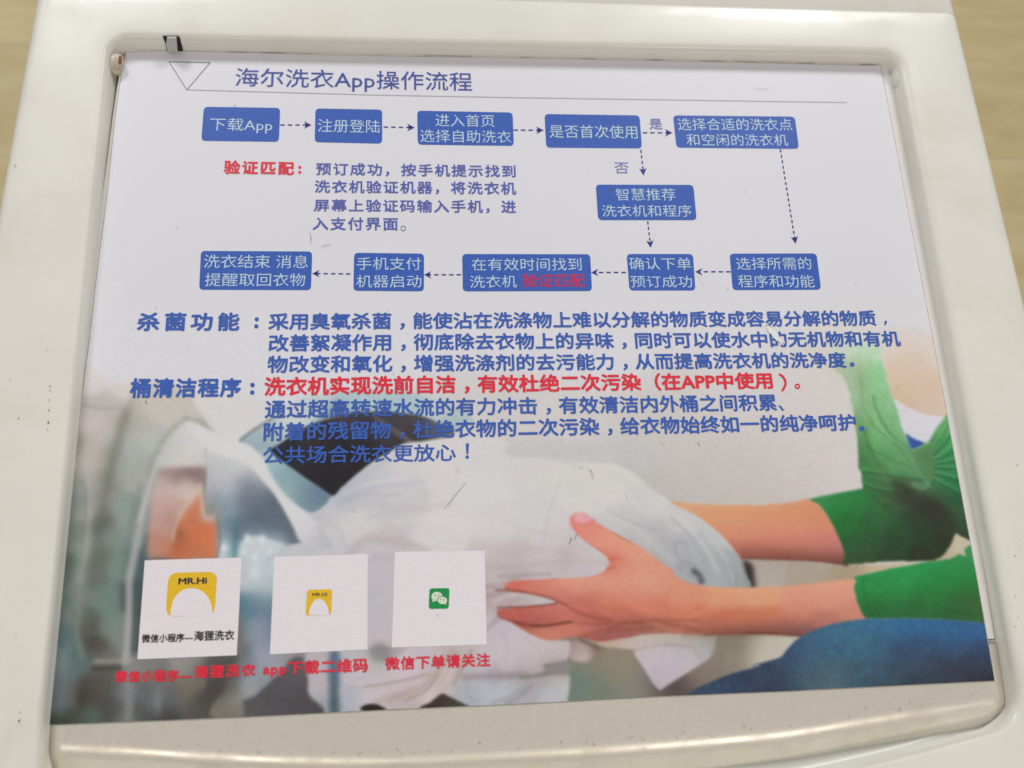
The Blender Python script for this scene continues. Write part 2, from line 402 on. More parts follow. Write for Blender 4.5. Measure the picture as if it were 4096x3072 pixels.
# bottom row follows the cut edge
bot = np.interp(FX[-1], [p[0] for p in botc], [p[1] for p in botc])
FY += (bot - FY[-1])[None, :] * (vv[:, None] ** 2)
FX = FX.astype(np.float32); FY = FY.astype(np.float32)
IMG = np.zeros((NY, NX, 3), np.float32)
K = 1100 / 2212
ORG = {'c1': (0, 1500), 'c2': (1000, 1500), 'c3': (2000, 1500), 'c4': (2996, 1500), 'c5': (0, 2247), 'c6': (1000, 2247),
       'c7': (2000, 2247), 'c8': (2996, 2247), 'b5': (0, 750), 'b6': (1000, 750), 'b7': (2000, 750), 'b8': (2996, 750),
       'a1': (0, 0), 'a2': (1000, 0), 'a3': (2000, 0), 'a4': (2996, 0)}
def v(code, pts):
    ox, oy = ORG[code]
    return [(ox + K * p[0], oy + K * p[1]) + tuple(p[2:]) for p in pts]
def bbox(pts, pad):
    xs = [p[0] for p in pts]; ys = [p[1] for p in pts]
    m = (FX > min(xs) - pad) & (FX < max(xs) + pad) & (FY > min(ys) - pad) & (FY < max(ys) + pad)
    r = np.where(m.any(1))[0]; c = np.where(m.any(0))[0]
    if len(r) == 0: return None
    return slice(r[0], r[-1] + 1), slice(c[0], c[-1] + 1)
def crom(pts, n=6):
    a = np.array(pts, float); m = len(a); out = []
    for i in range(m):
        p0, p1, p2, p3 = a[i - 1], a[i], a[(i + 1) % m], a[(i + 2) % m]
        for k in range(n):
            u = k / n
            out.append(0.5 * ((2 * p1) + (-p0 + p2) * u + (2 * p0 - 5 * p1 + 4 * p2 - p3) * u * u + (-p0 + 3 * p1 - 3 * p2 + p3) * u ** 3))
    return np.array(out)
def gblur(a, s):
    if s < 0.3: return a
    r = max(1, int(3 * s)); k = np.exp(-0.5 * (np.arange(-r, r + 1) / s) ** 2); k /= k.sum(); k = k.astype(np.float32)
    b = np.pad(a, ((r, r), (0, 0)), mode='edge'); o = np.zeros_like(a)
    for i, w in enumerate(k): o += w * b[i:i + a.shape[0]]
    b = np.pad(o, ((0, 0), (r, r)), mode='edge'); o2 = np.zeros_like(a)
    for i, w in enumerate(k): o2 += w * b[:, i:i + a.shape[1]]
    return o2
def field(pts, X, Y, sig, ax=1.0):
    num = np.zeros(X.shape + (3,), np.float32); den = np.zeros(X.shape, np.float32)
    for x, y, c in pts:
        d2 = (((X - x) / ax) ** 2 + (Y - y) ** 2) / (sig * sig)
        w = np.exp(-0.5 * d2) + 1e-4 / (1 + d2)
        num += w[..., None] * np.array(c, np.float32); den += w
    return num / den[..., None]
def region(pts, color, soft=3.0, sig=45.0, alpha=1.0, smooth=True, noise=0.0, ax=1.0):
    """fill a closed outline; colour = one rgb or a list of (x, y, rgb) samples; soft in survey pixels"""
    poly = crom(pts) if smooth else np.array(pts, float)
    bb = bbox(poly, soft * 3 + 8)
    if bb is None: return
    X, Y = FX[bb], FY[bb]
    ins = np.zeros(X.shape, bool)
    x0, y0 = poly[-1]
    for x1, y1 in poly:
        if y0 != y1:
            c = ((y0 > Y) != (y1 > Y)) & (X < (x1 - x0) * (Y - y0) / (y1 - y0) + x0)
            ins ^= c
        x0, y0 = x1, y1
    m = gblur(ins.astype(np.float32), soft / 3.4) * alpha
    if isinstance(color, list): c = field(color, X, Y, sig, ax)
    else: c = np.broadcast_to(np.array(color, np.float32), X.shape + (3,))
    if noise: c = c * (1 + noise * NOISE[bb])[..., None]
    IMG[bb] = IMG[bb] * (1 - m[..., None]) + c * m[..., None]
def stroke(pts, w, color, alpha=1.0, soft=None, w2=None):
    soft = (soft if soft is not None else w) * 1.7; alpha = alpha * 0.9
    pts = [tuple(p[:2]) for p in pts]
    if len(pts) > 2:     # smooth the line
        a = np.array(pts, float); out = []
        for i in range(len(a) - 1):
            p0, p1, p2, p3 = a[max(0, i - 1)], a[i], a[i + 1], a[min(len(a) - 1, i + 2)]
            for k in range(5):
                u = k / 5; out.append(0.5 * ((2 * p1) + (-p0 + p2) * u + (2 * p0 - 5 * p1 + 4 * p2 - p3) * u * u + (-p0 + 3 * p1 - 3 * p2 + p3) * u ** 3))
        out.append(a[-1]); pts = out
    w2 = w if w2 is None else w2
    bb = bbox(pts, max(w, w2) + soft + 6)
    if bb is None: return
    X, Y = FX[bb], FY[bb]; best = np.full(X.shape, -9.0, np.float32); n = len(pts) - 1
    for i in range(n):
        ax, ay = pts[i]; bx, by = pts[i + 1]; dx, dy = bx - ax, by - ay; L = dx * dx + dy * dy + 1e-6
        t = np.clip(((X - ax) * dx + (Y - ay) * dy) / L, 0, 1)
        d = np.hypot(X - ax - t * dx, Y - ay - t * dy)
        ww = w + (w2 - w) * (i + t) / n
        best = np.maximum(best, (ww / 2 - d) / soft)
    m = np.clip(best + 0.5, 0, 1); m = m * m * (3 - 2 * m) * alpha
    IMG[bb] = IMG[bb] * (1 - m[..., None]) + np.array(color, np.float32) * m[..., None]
def blob(x, y, rx, ry, color, alpha=1.0, rot=0.0):
    bb = bbox([(x - 2.4 * max(rx, ry), y - 2.4 * max(rx, ry)), (x + 2.4 * max(rx, ry), y + 2.4 * max(rx, ry))], 2)
    if bb is None: return
    dx, dy = FX[bb] - x, FY[bb] - y; c, s = math.cos(rot), math.sin(rot)
    m = np.exp(-1.2 * (((dx * c + dy * s) / rx) ** 2 + ((-dx * s + dy * c) / ry) ** 2)) * alpha
    IMG[bb] = IMG[bb] * (1 - m[..., None]) + np.array(color, np.float32) * m[..., None]
_n = rng.standard_normal((NY, NX)).astype(np.float32)
NOISE = gblur(_n, 1.0) * 1.6 + gblur(_n[::-1], 3.0) * 3.0 + gblur(_n[:, ::-1], 9.0) * 6.0
WHITE = (207, 207, 214)
IMG[:] = WHITE
# ---- background wall of the picture
region([(3700, 1150), (1800, 1500), (1500, 1950), (2300, 3000), (4200, 3000), (4200, 1150)], v('c4', [(100, 200, (204, 200, 202)), (100, 700, (198, 193, 194)), (400, 500, (202, 197, 197)), (800, 60, (202, 200, 196))]) +
  v('c3', [(1300, 600, (196, 194, 193)), (1250, 850, (176, 174, 173)), (1600, 800, (186, 183, 180)), (2000, 800, (192, 187, 184)), (2000, 980, (186, 181, 176)), (600, 600, (200, 197, 197)), (1500, 560, (200, 196, 195))]) +
  [(3000, 1250, (207, 207, 213)), (3600, 1250, (207, 206, 211)), (2400, 1300, (206, 206, 213))], soft=60, sig=110)
region(v('c3', [(30, 560), (200, 520), (1000, 560), (1180, 600), (1150, 780), (1000, 720), (600, 700), (90, 665)]), (188, 188, 189), soft=14, alpha=.8)
# lower background between and under the arms
region(v('c3', [(1900, 1460), (2212, 1475)]) + v('c4', [(740, 1525), (1450, 1495), (1665, 1275), (1760, 1310), (1850, 1500)]) + v('c8', [(1900, 600), (0, 1200)]) + v('c7', [(1300, 1200), (300, 1200), (300, 600), (1800, 550), (1900, 100)]),
  v('c4', [(100, 1560, (166, 156, 150)), (500, 1560, (168, 158, 148)), (800, 1570, (172, 160, 138)), (1000, 1550, (190, 172, 145)), (1250, 1530, (188, 172, 148)), (1690, 1380, (190, 180, 160)), (1560, 1480, (176, 164, 140))]) +
  v('c8', [(100, 120, (172, 166, 158)), (500, 120, (162, 150, 132)), (800, 90, (150, 135, 110)), (60, 700, (186, 182, 168)), (200, 680, (176, 172, 162)), (330, 620, (190, 188, 175))]) +
  v('c7', [(900, 850, (136, 128, 112)), (700, 760, (130, 122, 108)), (600, 950, (104, 122, 112)), (800, 1000, (112, 122, 110)), (1100, 1050, (128, 126, 118)), (1900, 700, (128, 120, 108)), (1850, 800, (140, 132, 118)), (2000, 640, (112, 104, 92)), (2130, 680, (190, 186, 172)), (2170, 760, (186, 182, 168)), (1600, 900, (130, 118, 108)), (1750, 930, (120, 112, 102)), (1480, 1000, (92, 80, 78)), (1380, 1050, (72, 62, 60)), (1250, 1080, (110, 104, 96))]), soft=5, sig=42)
region(v('c3', [(1950, 1500), (2030, 1530), (2050, 1659), (2060, 1700), (1985, 1700)]), (52, 44, 42), soft=9)
# ---- blurred front of the machine on the left
left = v('c1', [(700, 60, (204, 200, 198)), (1000, 100, (204, 200, 198)), (700, 260, (176, 172, 170)), (900, 260, (180, 176, 173)), (720, 380, (190, 182, 180)), (800, 520, (182, 174, 172)), (1060, 370, (158, 156, 148)), (1100, 300, (180, 176, 170)), (1200, 250, (192, 188, 182)), (1350, 250, (190, 186, 180)), (1150, 480, (176, 180, 176)), (1050, 600, (166, 172, 167)), (620, 560, (148, 150, 142)), (680, 700, (172, 168, 164)), (760, 700, (182, 174, 170)), (900, 640, (142, 144, 134)), (860, 800, (132, 134, 124)), (1000, 750, (156, 164, 160)),
   (620, 880, (140, 146, 140)), (700, 880, (158, 156, 152)), (640, 1020, (118, 132, 127)), (620, 1300, (108, 124, 118)), (580, 1550, (82, 98, 90)), (730, 1100, (158, 156, 154)), (700, 1400, (142, 148, 146)), (650, 1600, (126, 134, 130)), (790, 1000, (138, 138, 132)), (800, 1180, (88, 94, 88)), (790, 1450, (92, 100, 92)), (1000, 1100, (136, 150, 146)), (900, 1300, (122, 136, 130)), (950, 1500, (116, 134, 128)), (1150, 800, (160, 164, 160)), (1080, 1250, (140, 150, 148)), (1150, 1500, (70, 90, 98)), (1160, 1300, (105, 125, 128))]) + \
   v('c5', [(480, 300, (92, 112, 106)), (560, 100, (86, 102, 96)), (640, 200, (122, 130, 126)), (620, 450, (110, 120, 116)), (480, 600, (84, 108, 110)), (700, 500, (80, 84, 76)), (720, 150, (96, 106, 98)), (640, 800, (84, 106, 104)), (470, 800, (110, 125, 128)), (480, 950, (98, 112, 116)), (850, 300, (106, 126, 120)), (900, 520, (110, 128, 122)), (800, 690, (72, 68, 60)), (850, 790, (126, 128, 124)), (850, 860, (76, 74, 70)), (1100, 300, (62, 72, 74)), (1110, 600, (72, 76, 76)), (960, 600, (130, 134, 130)), (560, 1050, (92, 98, 96)), (700, 1050, (70, 66, 60)), (800, 1000, (78, 76, 70)), (900, 950, (86, 86, 84)), (1030, 900, (130, 134, 134)), (1030, 1050, (118, 122, 124)), (1030, 1250, (112, 116, 112)), (900, 1180, (72, 72, 72)), (600, 1280, (58, 60, 54)), (700, 1270, (78, 96, 88)), (440, 1150, (94, 106, 110)), (440, 1290, (48, 60, 48)),
   (1150, 1050, (88, 92, 98)), (1260, 1120, (112, 116, 120)), (1400, 1100, (90, 94, 98)), (1250, 930, (108, 108, 104)), (1600, 900, (104, 102, 96)), (1480, 1050, (114, 106, 92)), (1330, 1220, (62, 62, 62)), (1560, 1180, (84, 82, 80)), (1120, 1220, (70, 72, 70)), (1200, 830, (124, 122, 120)), (1500, 830, (140, 138, 138)), (1640, 1150, (70, 68, 64))])
region(v('c1', [(500, 20), (900, 60), (1300, 60), (1600, 180), (1720, 450), (2000, 700), (2212, 1200)]) + v('c6', [(400, 760), (500, 1300)]) + v('c5', [(380, 1400), (380, 600)]), left, soft=10, sig=32)
# soft darker ribs on the left
for a, w, c, al in [([(1010, 300), (930, 600), (860, 900), (800, 1250), (740, 1659)], 60, (92, 96, 88), .45), ([(1130, 900), (1080, 1100), (1010, 1450), (980, 1659)], 50, (86, 96, 92), .30),
                    ([(700, 560), (720, 900), (700, 1250), (640, 1659)], 55, (176, 172, 170), .55), ([(1060, 200), (990, 450), (960, 620)], 44, (140, 138, 126), .4), ([(660, 860), (690, 960), (680, 1200), (650, 1500)], 26, (96, 104, 98), .35)]:
    stroke(v('c1', a), w * K, c, al, soft=w * K)
stroke(v('c1', [(640, 235), (800, 265), (940, 265)]), 26 * K, (150, 146, 144), .5, soft=22 * K)
stroke(v('c1', [(1310, 620), (1250, 700), (1190, 950), (1120, 1250), (1070, 1500), (1040, 1659)]) + v('c5', [(1040, 300), (1030, 600), (1010, 800)]), 62 * K, (164, 164, 166), .95, soft=34 * K)
stroke(v('c1', [(1270, 660), (1200, 900), (1120, 1180)]), 22 * K, (188, 186, 188), .8, soft=22 * K)
stroke(v('c1', [(1190, 1300), (1150, 1500), (1120, 1659)]) + v('c5', [(1110, 200), (1090, 500), (1080, 700)]), 40 * K, (74, 92, 98), .8, soft=30 * K)
stroke(v('c5', [(620, 60), (640, 300), (620, 560), (660, 760)]), 40 * K, (126, 134, 130), .6, soft=40 * K)
stroke(v('c5', [(770, 800), (900, 800), (1060, 790)]), 34 * K, (150, 150, 146), .7, soft=26 * K)
stroke(v('c5', [(760, 860), (960, 855)]), 40 * K, (66, 62, 56), .8, soft=24 * K)
stroke(v('c5', [(1030, 860), (1040, 1100), (1030, 1290)]), 66 * K, (124, 128, 130), .8, soft=30 * K)
blob(*v('c5', [(660, 1090)])[0], 30, 52, (60, 54, 50), .8); blob(*v('c5', [(1270, 1120)])[0], 14, 60, (124, 126, 128), .6)
# glass door: pale glass, its white rim
region(v('c1', [(1500, 380), (1640, 520), (1660, 760), (1640, 1100), (1750, 1100), (1760, 1480), (1940, 1480), (2212, 1480)]) + v('c2', [(420, 1350), (330, 1180), (200, 960), (0, 700)]) + v('c1', [(2000, 560), (1700, 450)]),
  v('c1', [(1560, 460, (204, 204, 206)), (1750, 560, (200, 202, 204)), (1750, 750, (186, 190, 194)), (1680, 820, (176, 178, 184)), (1700, 1020, (148, 154, 162)), (1660, 1120, (120, 124, 122)), (1850, 900, (176, 180, 188)), (1950, 700, (194, 198, 200)), (2080, 780, (176, 178, 186)), (1830, 1060, (132, 148, 160)), (1880, 1250, (92, 118, 134)), (2000, 900, (140, 146, 158)), (2000, 1000, (98, 110, 124)), (2120, 1100, (88, 102, 116)), (2000, 1250, (92, 108, 124)), (2150, 1220, (86, 98, 114)), (1790, 1300, (140, 156, 166)), (1800, 1420, (196, 206, 212)), (1890, 1440, (112, 150, 160)), (2050, 1400, (170, 186, 196)), (2180, 1420, (150, 178, 186))]) +
  v('c2', [(20, 960, (112, 120, 134)), (120, 1100, (96, 106, 120)), (200, 1200, (92, 104, 118)), (340, 1290, (88, 100, 114)), (100, 1300, (120, 140, 152)), (200, 1360, (170, 186, 192)), (60, 1380, (186, 200, 206))]), soft=4, sig=34)
region(v('c5', [(1900, 0), (1950, 780), (1700, 790), (1780, 1000), (1700, 1250), (2212, 1250)]) + v('c6', [(400, 1250), (300, 800), (700, 700), (700, 0), (260, -150), (0, -200)]),
  v('c5', [(2050, 0, (192, 200, 206)), (1980, 60, (178, 186, 192)), (2060, 160, (184, 192, 198)), (2150, 230, (176, 186, 192)), (2100, 290, (146, 160, 168)), (2050, 350, (104, 134, 154)), (1980, 400, (78, 112, 130)), (2160, 380, (96, 120, 142)), (2150, 520, (112, 126, 150)), (1960, 560, (104, 116, 126)), (2050, 600, (142, 150, 166)), (2120, 720, (148, 154, 170)), (1980, 850, (108, 114, 124)), (2050, 900, (140, 148, 160)), (1960, 700, (96, 104, 108)), (2010, 1020, (150, 156, 162)), (2120, 1000, (120, 126, 130)), (1850, 1000, (96, 96, 94)), (1920, 1130, (130, 130, 124)), (1780, 1180, (118, 114, 106)), (1820, 900, (82, 80, 78)), (1700, 850, (84, 82, 80)), (1690, 1050, (76, 72, 66)), (2100, 1180, (100, 96, 92)), (1890, 1220, (112, 110, 102))]) +
  v('c6', [(60, 60, (186, 196, 204)), (100, 180, (176, 188, 196)), (60, 350, (84, 116, 134)), (140, 330, (108, 132, 146)), (60, 500, (140, 148, 164)), (150, 640, (120, 130, 152)), (100, 800, (146, 150, 166)), (200, 800, (150, 154, 164)), (60, 950, (146, 150, 162)), (300, 760, (140, 140, 146))]), soft=5, sig=30)
for x, y, s_, al in [(1800, 1390, 34, .8), (1990, 1310, 32, .75), (2110, 1320, 34, .75), (2050, 1460, 30, .6), (1960, 1420, 26, .6), (2170, 1420, 26, .5), (1780, 1500, 34, .6), (2050, 1590, 50, .5)]:
    blob(*v('c1', [(x, y)])[0], s_ * K, s_ * K * 1.25, (212, 224, 230), al)
blob(*v('c1', [(1885, 1400)])[0], 14, 60, (86, 130, 142), .7); blob(*v('c1', [(1900, 1260)])[0], 18, 50, (80, 104, 120), .6)
stroke(v('c1', [(1750, 1180), (1770, 1330), (1740, 1480)]), 22 * K, (108, 112, 124), .8, soft=16 * K)
region(v('c1', [(1270, 700), (1310, 590), (1390, 480), (1480, 390), (1600, 400), (1700, 470), (1660, 600), (1645, 750), (1290, 760)]), v('c1', [(1400, 600, (190, 193, 192)), (1500, 460, (198, 200, 200)), (1600, 560, (204, 204, 205)), (1450, 700, (206, 202, 198)), (1330, 640, (184, 186, 184)), (1620, 700, (196, 194, 194))]), soft=9, sig=36)
stroke(v('c1', [(1500, 350), (1400, 420), (1310, 520), (1240, 650), (1190, 800)]), 40 * K, (148, 152, 146), .6, soft=30 * K)
# orange and pink thing seen through the door
region(v('c1', [(1290, 745), (1640, 742), (1645, 900), (1655, 1080), (1730, 1100), (1735, 1300), (1735, 1480), (1180, 1480), (1190, 1250), (1215, 1000), (1270, 830)]),
  v('c1', [(1350, 770, (160, 138, 140)), (1450, 790, (142, 118, 120)), (1560, 780, (132, 108, 110)), (1620, 820, (140, 116, 118)), (1320, 900, (190, 168, 165)), (1500, 900, (198, 178, 172)), (1600, 950, (202, 186, 176)), (1300, 1080, (190, 160, 156)), (1450, 1080, (190, 158, 150)), (1280, 1180, (186, 150, 142)), (1350, 1150, (172, 134, 126)), (1250, 1330, (182, 132, 118)), (1300, 1440, (186, 120, 92)), (1230, 1440, (172, 138, 126))]), soft=12, sig=26, smooth=False)
region(v('c1', [(1610, 940), (1625, 1180), (1700, 1180), (1730, 1210), (1732, 1478), (1365, 1478), (1390, 1330), (1430, 1190), (1530, 1060)]),
  v('c1', [(1590, 1050, (192, 122, 92)), (1520, 1150, (190, 116, 84)), (1600, 1300, (196, 112, 76)), (1700, 1350, (202, 116, 78)), (1480, 1400, (186, 106, 70)), (1430, 1330, (160, 96, 68)), (1600, 1440, (186, 112, 80))]), soft=11, sig=26, smooth=False)
blob(*v('c1', [(1690, 1100)])[0], 20, 26, (132, 130, 122), .8)
stroke(v('c1', [(1610, 880), (1560, 960), (1470, 1090), (1410, 1220), (1390, 1330)]), 18 * K, (204, 182, 164), .6, soft=20 * K)
stroke(v('c1', [(1650, 800), (1645, 950), (1660, 1120)]), 20 * K, (120, 116, 120), .6, soft=14 * K)
# upper edge of the open door
stroke(v('c1', [(1490, 345), (1600, 370), (1710, 440)]), 26 * K, (158, 156, 152), .8, soft=22 * K)
region(v('c1', [(1560, 170), (1900, 150), (2180, 240), (2160, 360), (1960, 470), (1800, 470), (1700, 430), (1620, 320)]), (206, 204, 204), soft=7, alpha=.9)
region(v('c1', [(1480, 375), (1560, 400), (1720, 460), (1960, 540), (2060, 600)]) + v('c2', [(110, 700), (190, 840), (310, 990), (450, 1110), (560, 1210), (640, 1300), (700, 1430), (560, 1430), (400, 1340), (330, 1180), (200, 960), (60, 800), (-60, 700), (-250, 640)]) + v('c1', [(1640, 560), (1520, 440)]),
  v('c1', [(1540, 400, (206, 206, 208)), (1700, 480, (206, 207, 210)), (1900, 580, (208, 208, 210)), (2050, 700, (206, 206, 208))]) + v('c2', [(100, 800, (208, 208, 210)), (220, 960, (204, 206, 208)), (380, 1120, (206, 206, 210)), (460, 1250, (200, 200, 206)), (560, 1380, (186, 186, 192)), (640, 1350, (176, 178, 184))]), soft=6, sig=40)
stroke(v('c2', [(560, 1220), (640, 1310), (690, 1430)]), 20 * K, (158, 160, 166), .7, soft=18 * K)
# drum opening: pale teal surround, black inside
region(v('c1', [(1930, 520), (2050, 430), (2190, 350)]) + v('c2', [(150, 290), (500, 170), (900, 120), (1250, 130), (1600, 220), (1800, 360), (1700, 420), (1500, 500), (700, 960), (640, 1020), (560, 1095), (480, 1110), (300, 980), (180, 820), (100, 660), (0, 570)]),
  v('c2', [(60, 470, (160, 178, 186)), (140, 400, (176, 190, 192)), (300, 300, (196, 202, 204)), (500, 220, (180, 194, 198)), (900, 160, (168, 190, 198)), (1200, 160, (176, 194, 200)), (1200, 230, (158, 182, 192)), (1550, 250, (186, 196, 202)), (1700, 340, (172, 190, 198)), (1650, 380, (156, 176, 182)), (80, 560, (140, 164, 174)), (150, 700, (168, 190, 196)), (240, 760, (134, 164, 174)), (350, 860, (124, 152, 162)), (300, 920, (150, 174, 180)), (450, 930, (112, 138, 152)), (560, 980, (94, 118, 138)), (480, 1060, (120, 146, 158)), (620, 1000, (108, 130, 148)), (700, 400, (120, 140, 150))]), soft=5, sig=34)
stroke(v('c1', [(1935, 525), (2030, 450), (2120, 395), (2190, 350)]), 26 * K, (118, 128, 130), .85, soft=16 * K)
region(v('c2', [(165, 600), (260, 540), (400, 440), (560, 375), (740, 325), (900, 298), (1080, 292), (1250, 308), (1400, 335), (1520, 385), (1640, 430), (1600, 500), (1400, 535), (1250, 550), (1140, 610), (1000, 690), (860, 800), (740, 905), (670, 968), (560, 900), (430, 815), (290, 715), (190, 640)]),
  v('c2', [(300, 600, (36, 38, 44)), (700, 600, (30, 30, 36)), (500, 450, (48, 50, 56)), (900, 380, (52, 50, 58)), (800, 340, (64, 56, 66)), (1150, 400, (64, 60, 64)), (1300, 360, (74, 70, 74)), (1350, 460, (58, 54, 60)), (1250, 520, (48, 44, 50)), (1500, 430, (90, 98, 108)), (650, 850, (34, 32, 36)), (900, 650, (38, 32, 36)), (550, 520, (46, 38, 40))]), soft=3, sig=40)
stroke(v('c2', [(1000, 330), (1120, 420), (1300, 545)]), 34 * K, (92, 84, 88), .9, soft=18 * K, w2=46 * K)
stroke(v('c2', [(1190, 450), (1290, 540)]), 12 * K, (104, 98, 100), .7, soft=10 * K)
# ---- the white laundry
cl = v('c2', [(650, 1005), (740, 905), (860, 800), (1000, 690), (1140, 610), (1250, 550), (1400, 533), (1600, 498), (1760, 480), (1950, 500), (2090, 560)]) + v('c3', [(0, 600), (90, 662), (300, 670), (500, 700), (740, 708), (900, 712), (1000, 745), (1110, 810), (1240, 930), (1370, 1010), (1560, 1120), (1720, 1230), (1850, 1360), (1930, 1470), (1975, 1600)]) + \
   v('c7', [(1990, 120), (1990, 230), (1600, 400), (1200, 450), (500, 600), (200, 700)]) + v('c6', [(2000, 800), (1500, 720), (1140, 700), (950, 720), (700, 720), (300, 300), (200, -60)]) + v('c2', [(100, 1560), (260, 1400), (420, 1350), (560, 1390), (660, 1380), (560, 1220), (470, 1120), (540, 1095)])
clc = v('c2', [(780, 950, (172, 176, 190)), (700, 1000, (178, 182, 194)), (900, 830, (184, 186, 196)), (1050, 800, (190, 191, 198)), (1200, 700, (202, 200, 204)), (1200, 900, (196, 195, 200)), (1500, 700, (205, 202, 204)), (1900, 700, (204, 202, 205)), (1900, 900, (206, 204, 206)), (620, 1090, (186, 188, 196)), (700, 1150, (196, 195, 198)), (900, 1150, (202, 199, 202)), (800, 1250, (203, 201, 203)), (1000, 1060, (192, 191, 196)), (1250, 1080, (194, 191, 195)), (1100, 1380, (190, 185, 190)), (900, 1420, (190, 188, 194)), (1500, 1200, (206, 203, 205)), (1500, 1330, (204, 201, 204)), (2000, 1200, (204, 201, 203)), (2000, 1450, (194, 188, 190)), (400, 1450, (186, 188, 194)), (700, 1400, (190, 189, 195)), (1050, 1560, (186, 182, 190)), (1100, 1620, (186, 182, 192)), (2050, 1560, (184, 176, 180))]) + \
   v('c3', [(200, 800, (203, 201, 201)), (600, 850, (204, 202, 201)), (900, 900, (205, 203, 202)), (1200, 1000, (200, 199, 199)), (1500, 1150, (193, 193, 194)), (1750, 1300, (186, 188, 190)), (300, 1200, (201, 199, 201)), (400, 1350, (198, 193, 196)), (200, 1450, (190, 182, 184)), (50, 1500, (184, 174, 178)), (550, 1480, (184, 176, 180)), (300, 1560, (190, 183, 188)), (650, 1570, (190, 182, 188)), (100, 1590, (170, 160, 164)), (700, 1430, (194, 188, 191)), (1000, 1180, (192, 192, 194)), (1200, 1300, (178, 178, 182)), (1050, 1290, (180, 180, 184)), (1300, 1450, (166, 167, 171)), (1500, 1400, (170, 172, 177)), (1700, 1500, (164, 167, 171)), (1900, 1560, (158, 163, 166)), (1480, 1560, (160, 164, 170)), (1600, 1640, (158, 162, 167)), (1800, 1640, (160, 166, 170)), (1930, 1640, (142, 150, 152))]) + \
   v('c6', [(1000, 100, (184, 180, 190)), (1050, 300, (184, 180, 190)), (1050, 550, (186, 180, 188)), (1960, 100, (188, 178, 182)), (1950, 260, (176, 160, 164)), (2100, 80, (192, 182, 186)), (2000, 540, (188, 180, 188)), (1960, 650, (186, 178, 186)), (2150, 650, (190, 182, 190)), (150, 150, (180, 186, 194))])
region(cl, clc, soft=3.5, sig=38)
for a, w, c, al, cd in [
    ([(740, 1000), (900, 930), (1100, 900), (1400, 860)], 30, (178, 180, 190), .5, 'c2'), ([(800, 1070), (1000, 1040), (1300, 1060), (1600, 1040)], 36, (182, 178, 184), .45, 'c2'), ([(950, 1150), (1200, 1090), (1450, 1085)], 22, (184, 180, 186), .5, 'c2'),
    ([(820, 1420), (940, 1320), (1150, 1330), (1300, 1370), (1410, 1415)], 52, (172, 160, 166), .65, 'c2'), ([(940, 1300), (1080, 1300), (1250, 1350)], 14, (196, 186, 190), .6, 'c2'),
    ([(1880, 1560), (2000, 1545), (2212, 1580)], 44, (172, 162, 166), .6, 'c2'), ([(0, 1430), (300, 1400), (560, 1440)], 40, (178, 168, 172), .45, 'c3'), ([(0, 1540), (200, 1530), (500, 1500), (860, 1505)], 26, (176, 166, 170), .5, 'c3'),
    ([(0, 1590), (250, 1560), (500, 1560)], 30, (186, 176, 180), .5, 'c3'), ([(0, 1620), (150, 1615), (400, 1600)], 26, (140, 128, 128), .5, 'c3'),
    ([(860, 1085), (960, 1140), (1080, 1195), (1200, 1240), (1300, 1258)], 15, (166, 164, 168), .75, 'c3'), ([(480, 880), (440, 980), (400, 1080), (370, 1150)], 14, (186, 184, 186), .6, 'c3'), ([(490, 870), (620, 900), (820, 1060)], 10, (192, 190, 192), .5, 'c3'),
    ([(1490, 1345), (1435, 1340), (1410, 1390), (1420, 1450), (1450, 1500)], 16, (146, 149, 156), .7, 'c3'), ([(1480, 1350), (1520, 1420), (1530, 1520)], 16, (156, 160, 166), .6, 'c3'), ([(1060, 1260), (1080, 1330)], 60, (172, 172, 178), .5, 'c3'),
    ([(1600, 1280), (1700, 1400), (1800, 1560), (1830, 1659)], 34, (152, 162, 168), .5, 'c3'), ([(1720, 1350), (1830, 1500), (1890, 1659)], 22, (184, 190, 194), .6, 'c3'), ([(1800, 1400), (1900, 1540), (1940, 1659)], 22, (150, 160, 164), .5, 'c3'),
    ([(1460, 1500), (1550, 1540), (1610, 1600)], 40, (140, 144, 150), .7, 'c3'), ([(1560, 1575), (1600, 1620), (1625, 1659)], 30, (84, 88, 94), .85, 'c3'), ([(1560, 80), (1600, 110), (1620, 160)], 34, (76, 78, 84), .9, 'c7'), ([(1300, 1340), (1400, 1450), (1500, 1600)], 40, (166, 168, 174), .5, 'c3'),
    ([(500, 700), (650, 740), (740, 780), (750, 830)], 10, (180, 178, 178), .5, 'c3'), ([(0, 1010), (200, 1040)], 16, (192, 190, 192), .6, 'c3'), ([(720, 740), (950, 730)], 12, (212, 210, 209), .5, 'c3'),
    ([(1900, 200), (2010, 190), (2150, 130)], 26, (150, 130, 132), .6, 'c6'), ([(1900, 275), (2020, 250), (2120, 215)], 22, (150, 128, 128), .6, 'c6'), ([(1960, 330), (2050, 280), (2212, 262)], 22, (196, 186, 188), .8, 'c6'), ([(1960, 480), (2000, 400), (2040, 360), (2160, 300)], 26, (170, 150, 150), .6, 'c6'), ([(1900, 540), (1960, 490), (2000, 470)], 30, (150, 136, 142), .6, 'c6'),
    ([(1980, 180), (2100, 160)], 20, (190, 176, 178), .5, 'c6'), ([(980, 600), (1060, 640), (1130, 640)], 22, (186, 170, 168), .5, 'c6')]:
    stroke(v(cd, a), w * K, c, al, soft=w * K * 1.1)
blob(*v('c2', [(1670, 775)])[0], 10, 13, (176, 174, 174), .6)
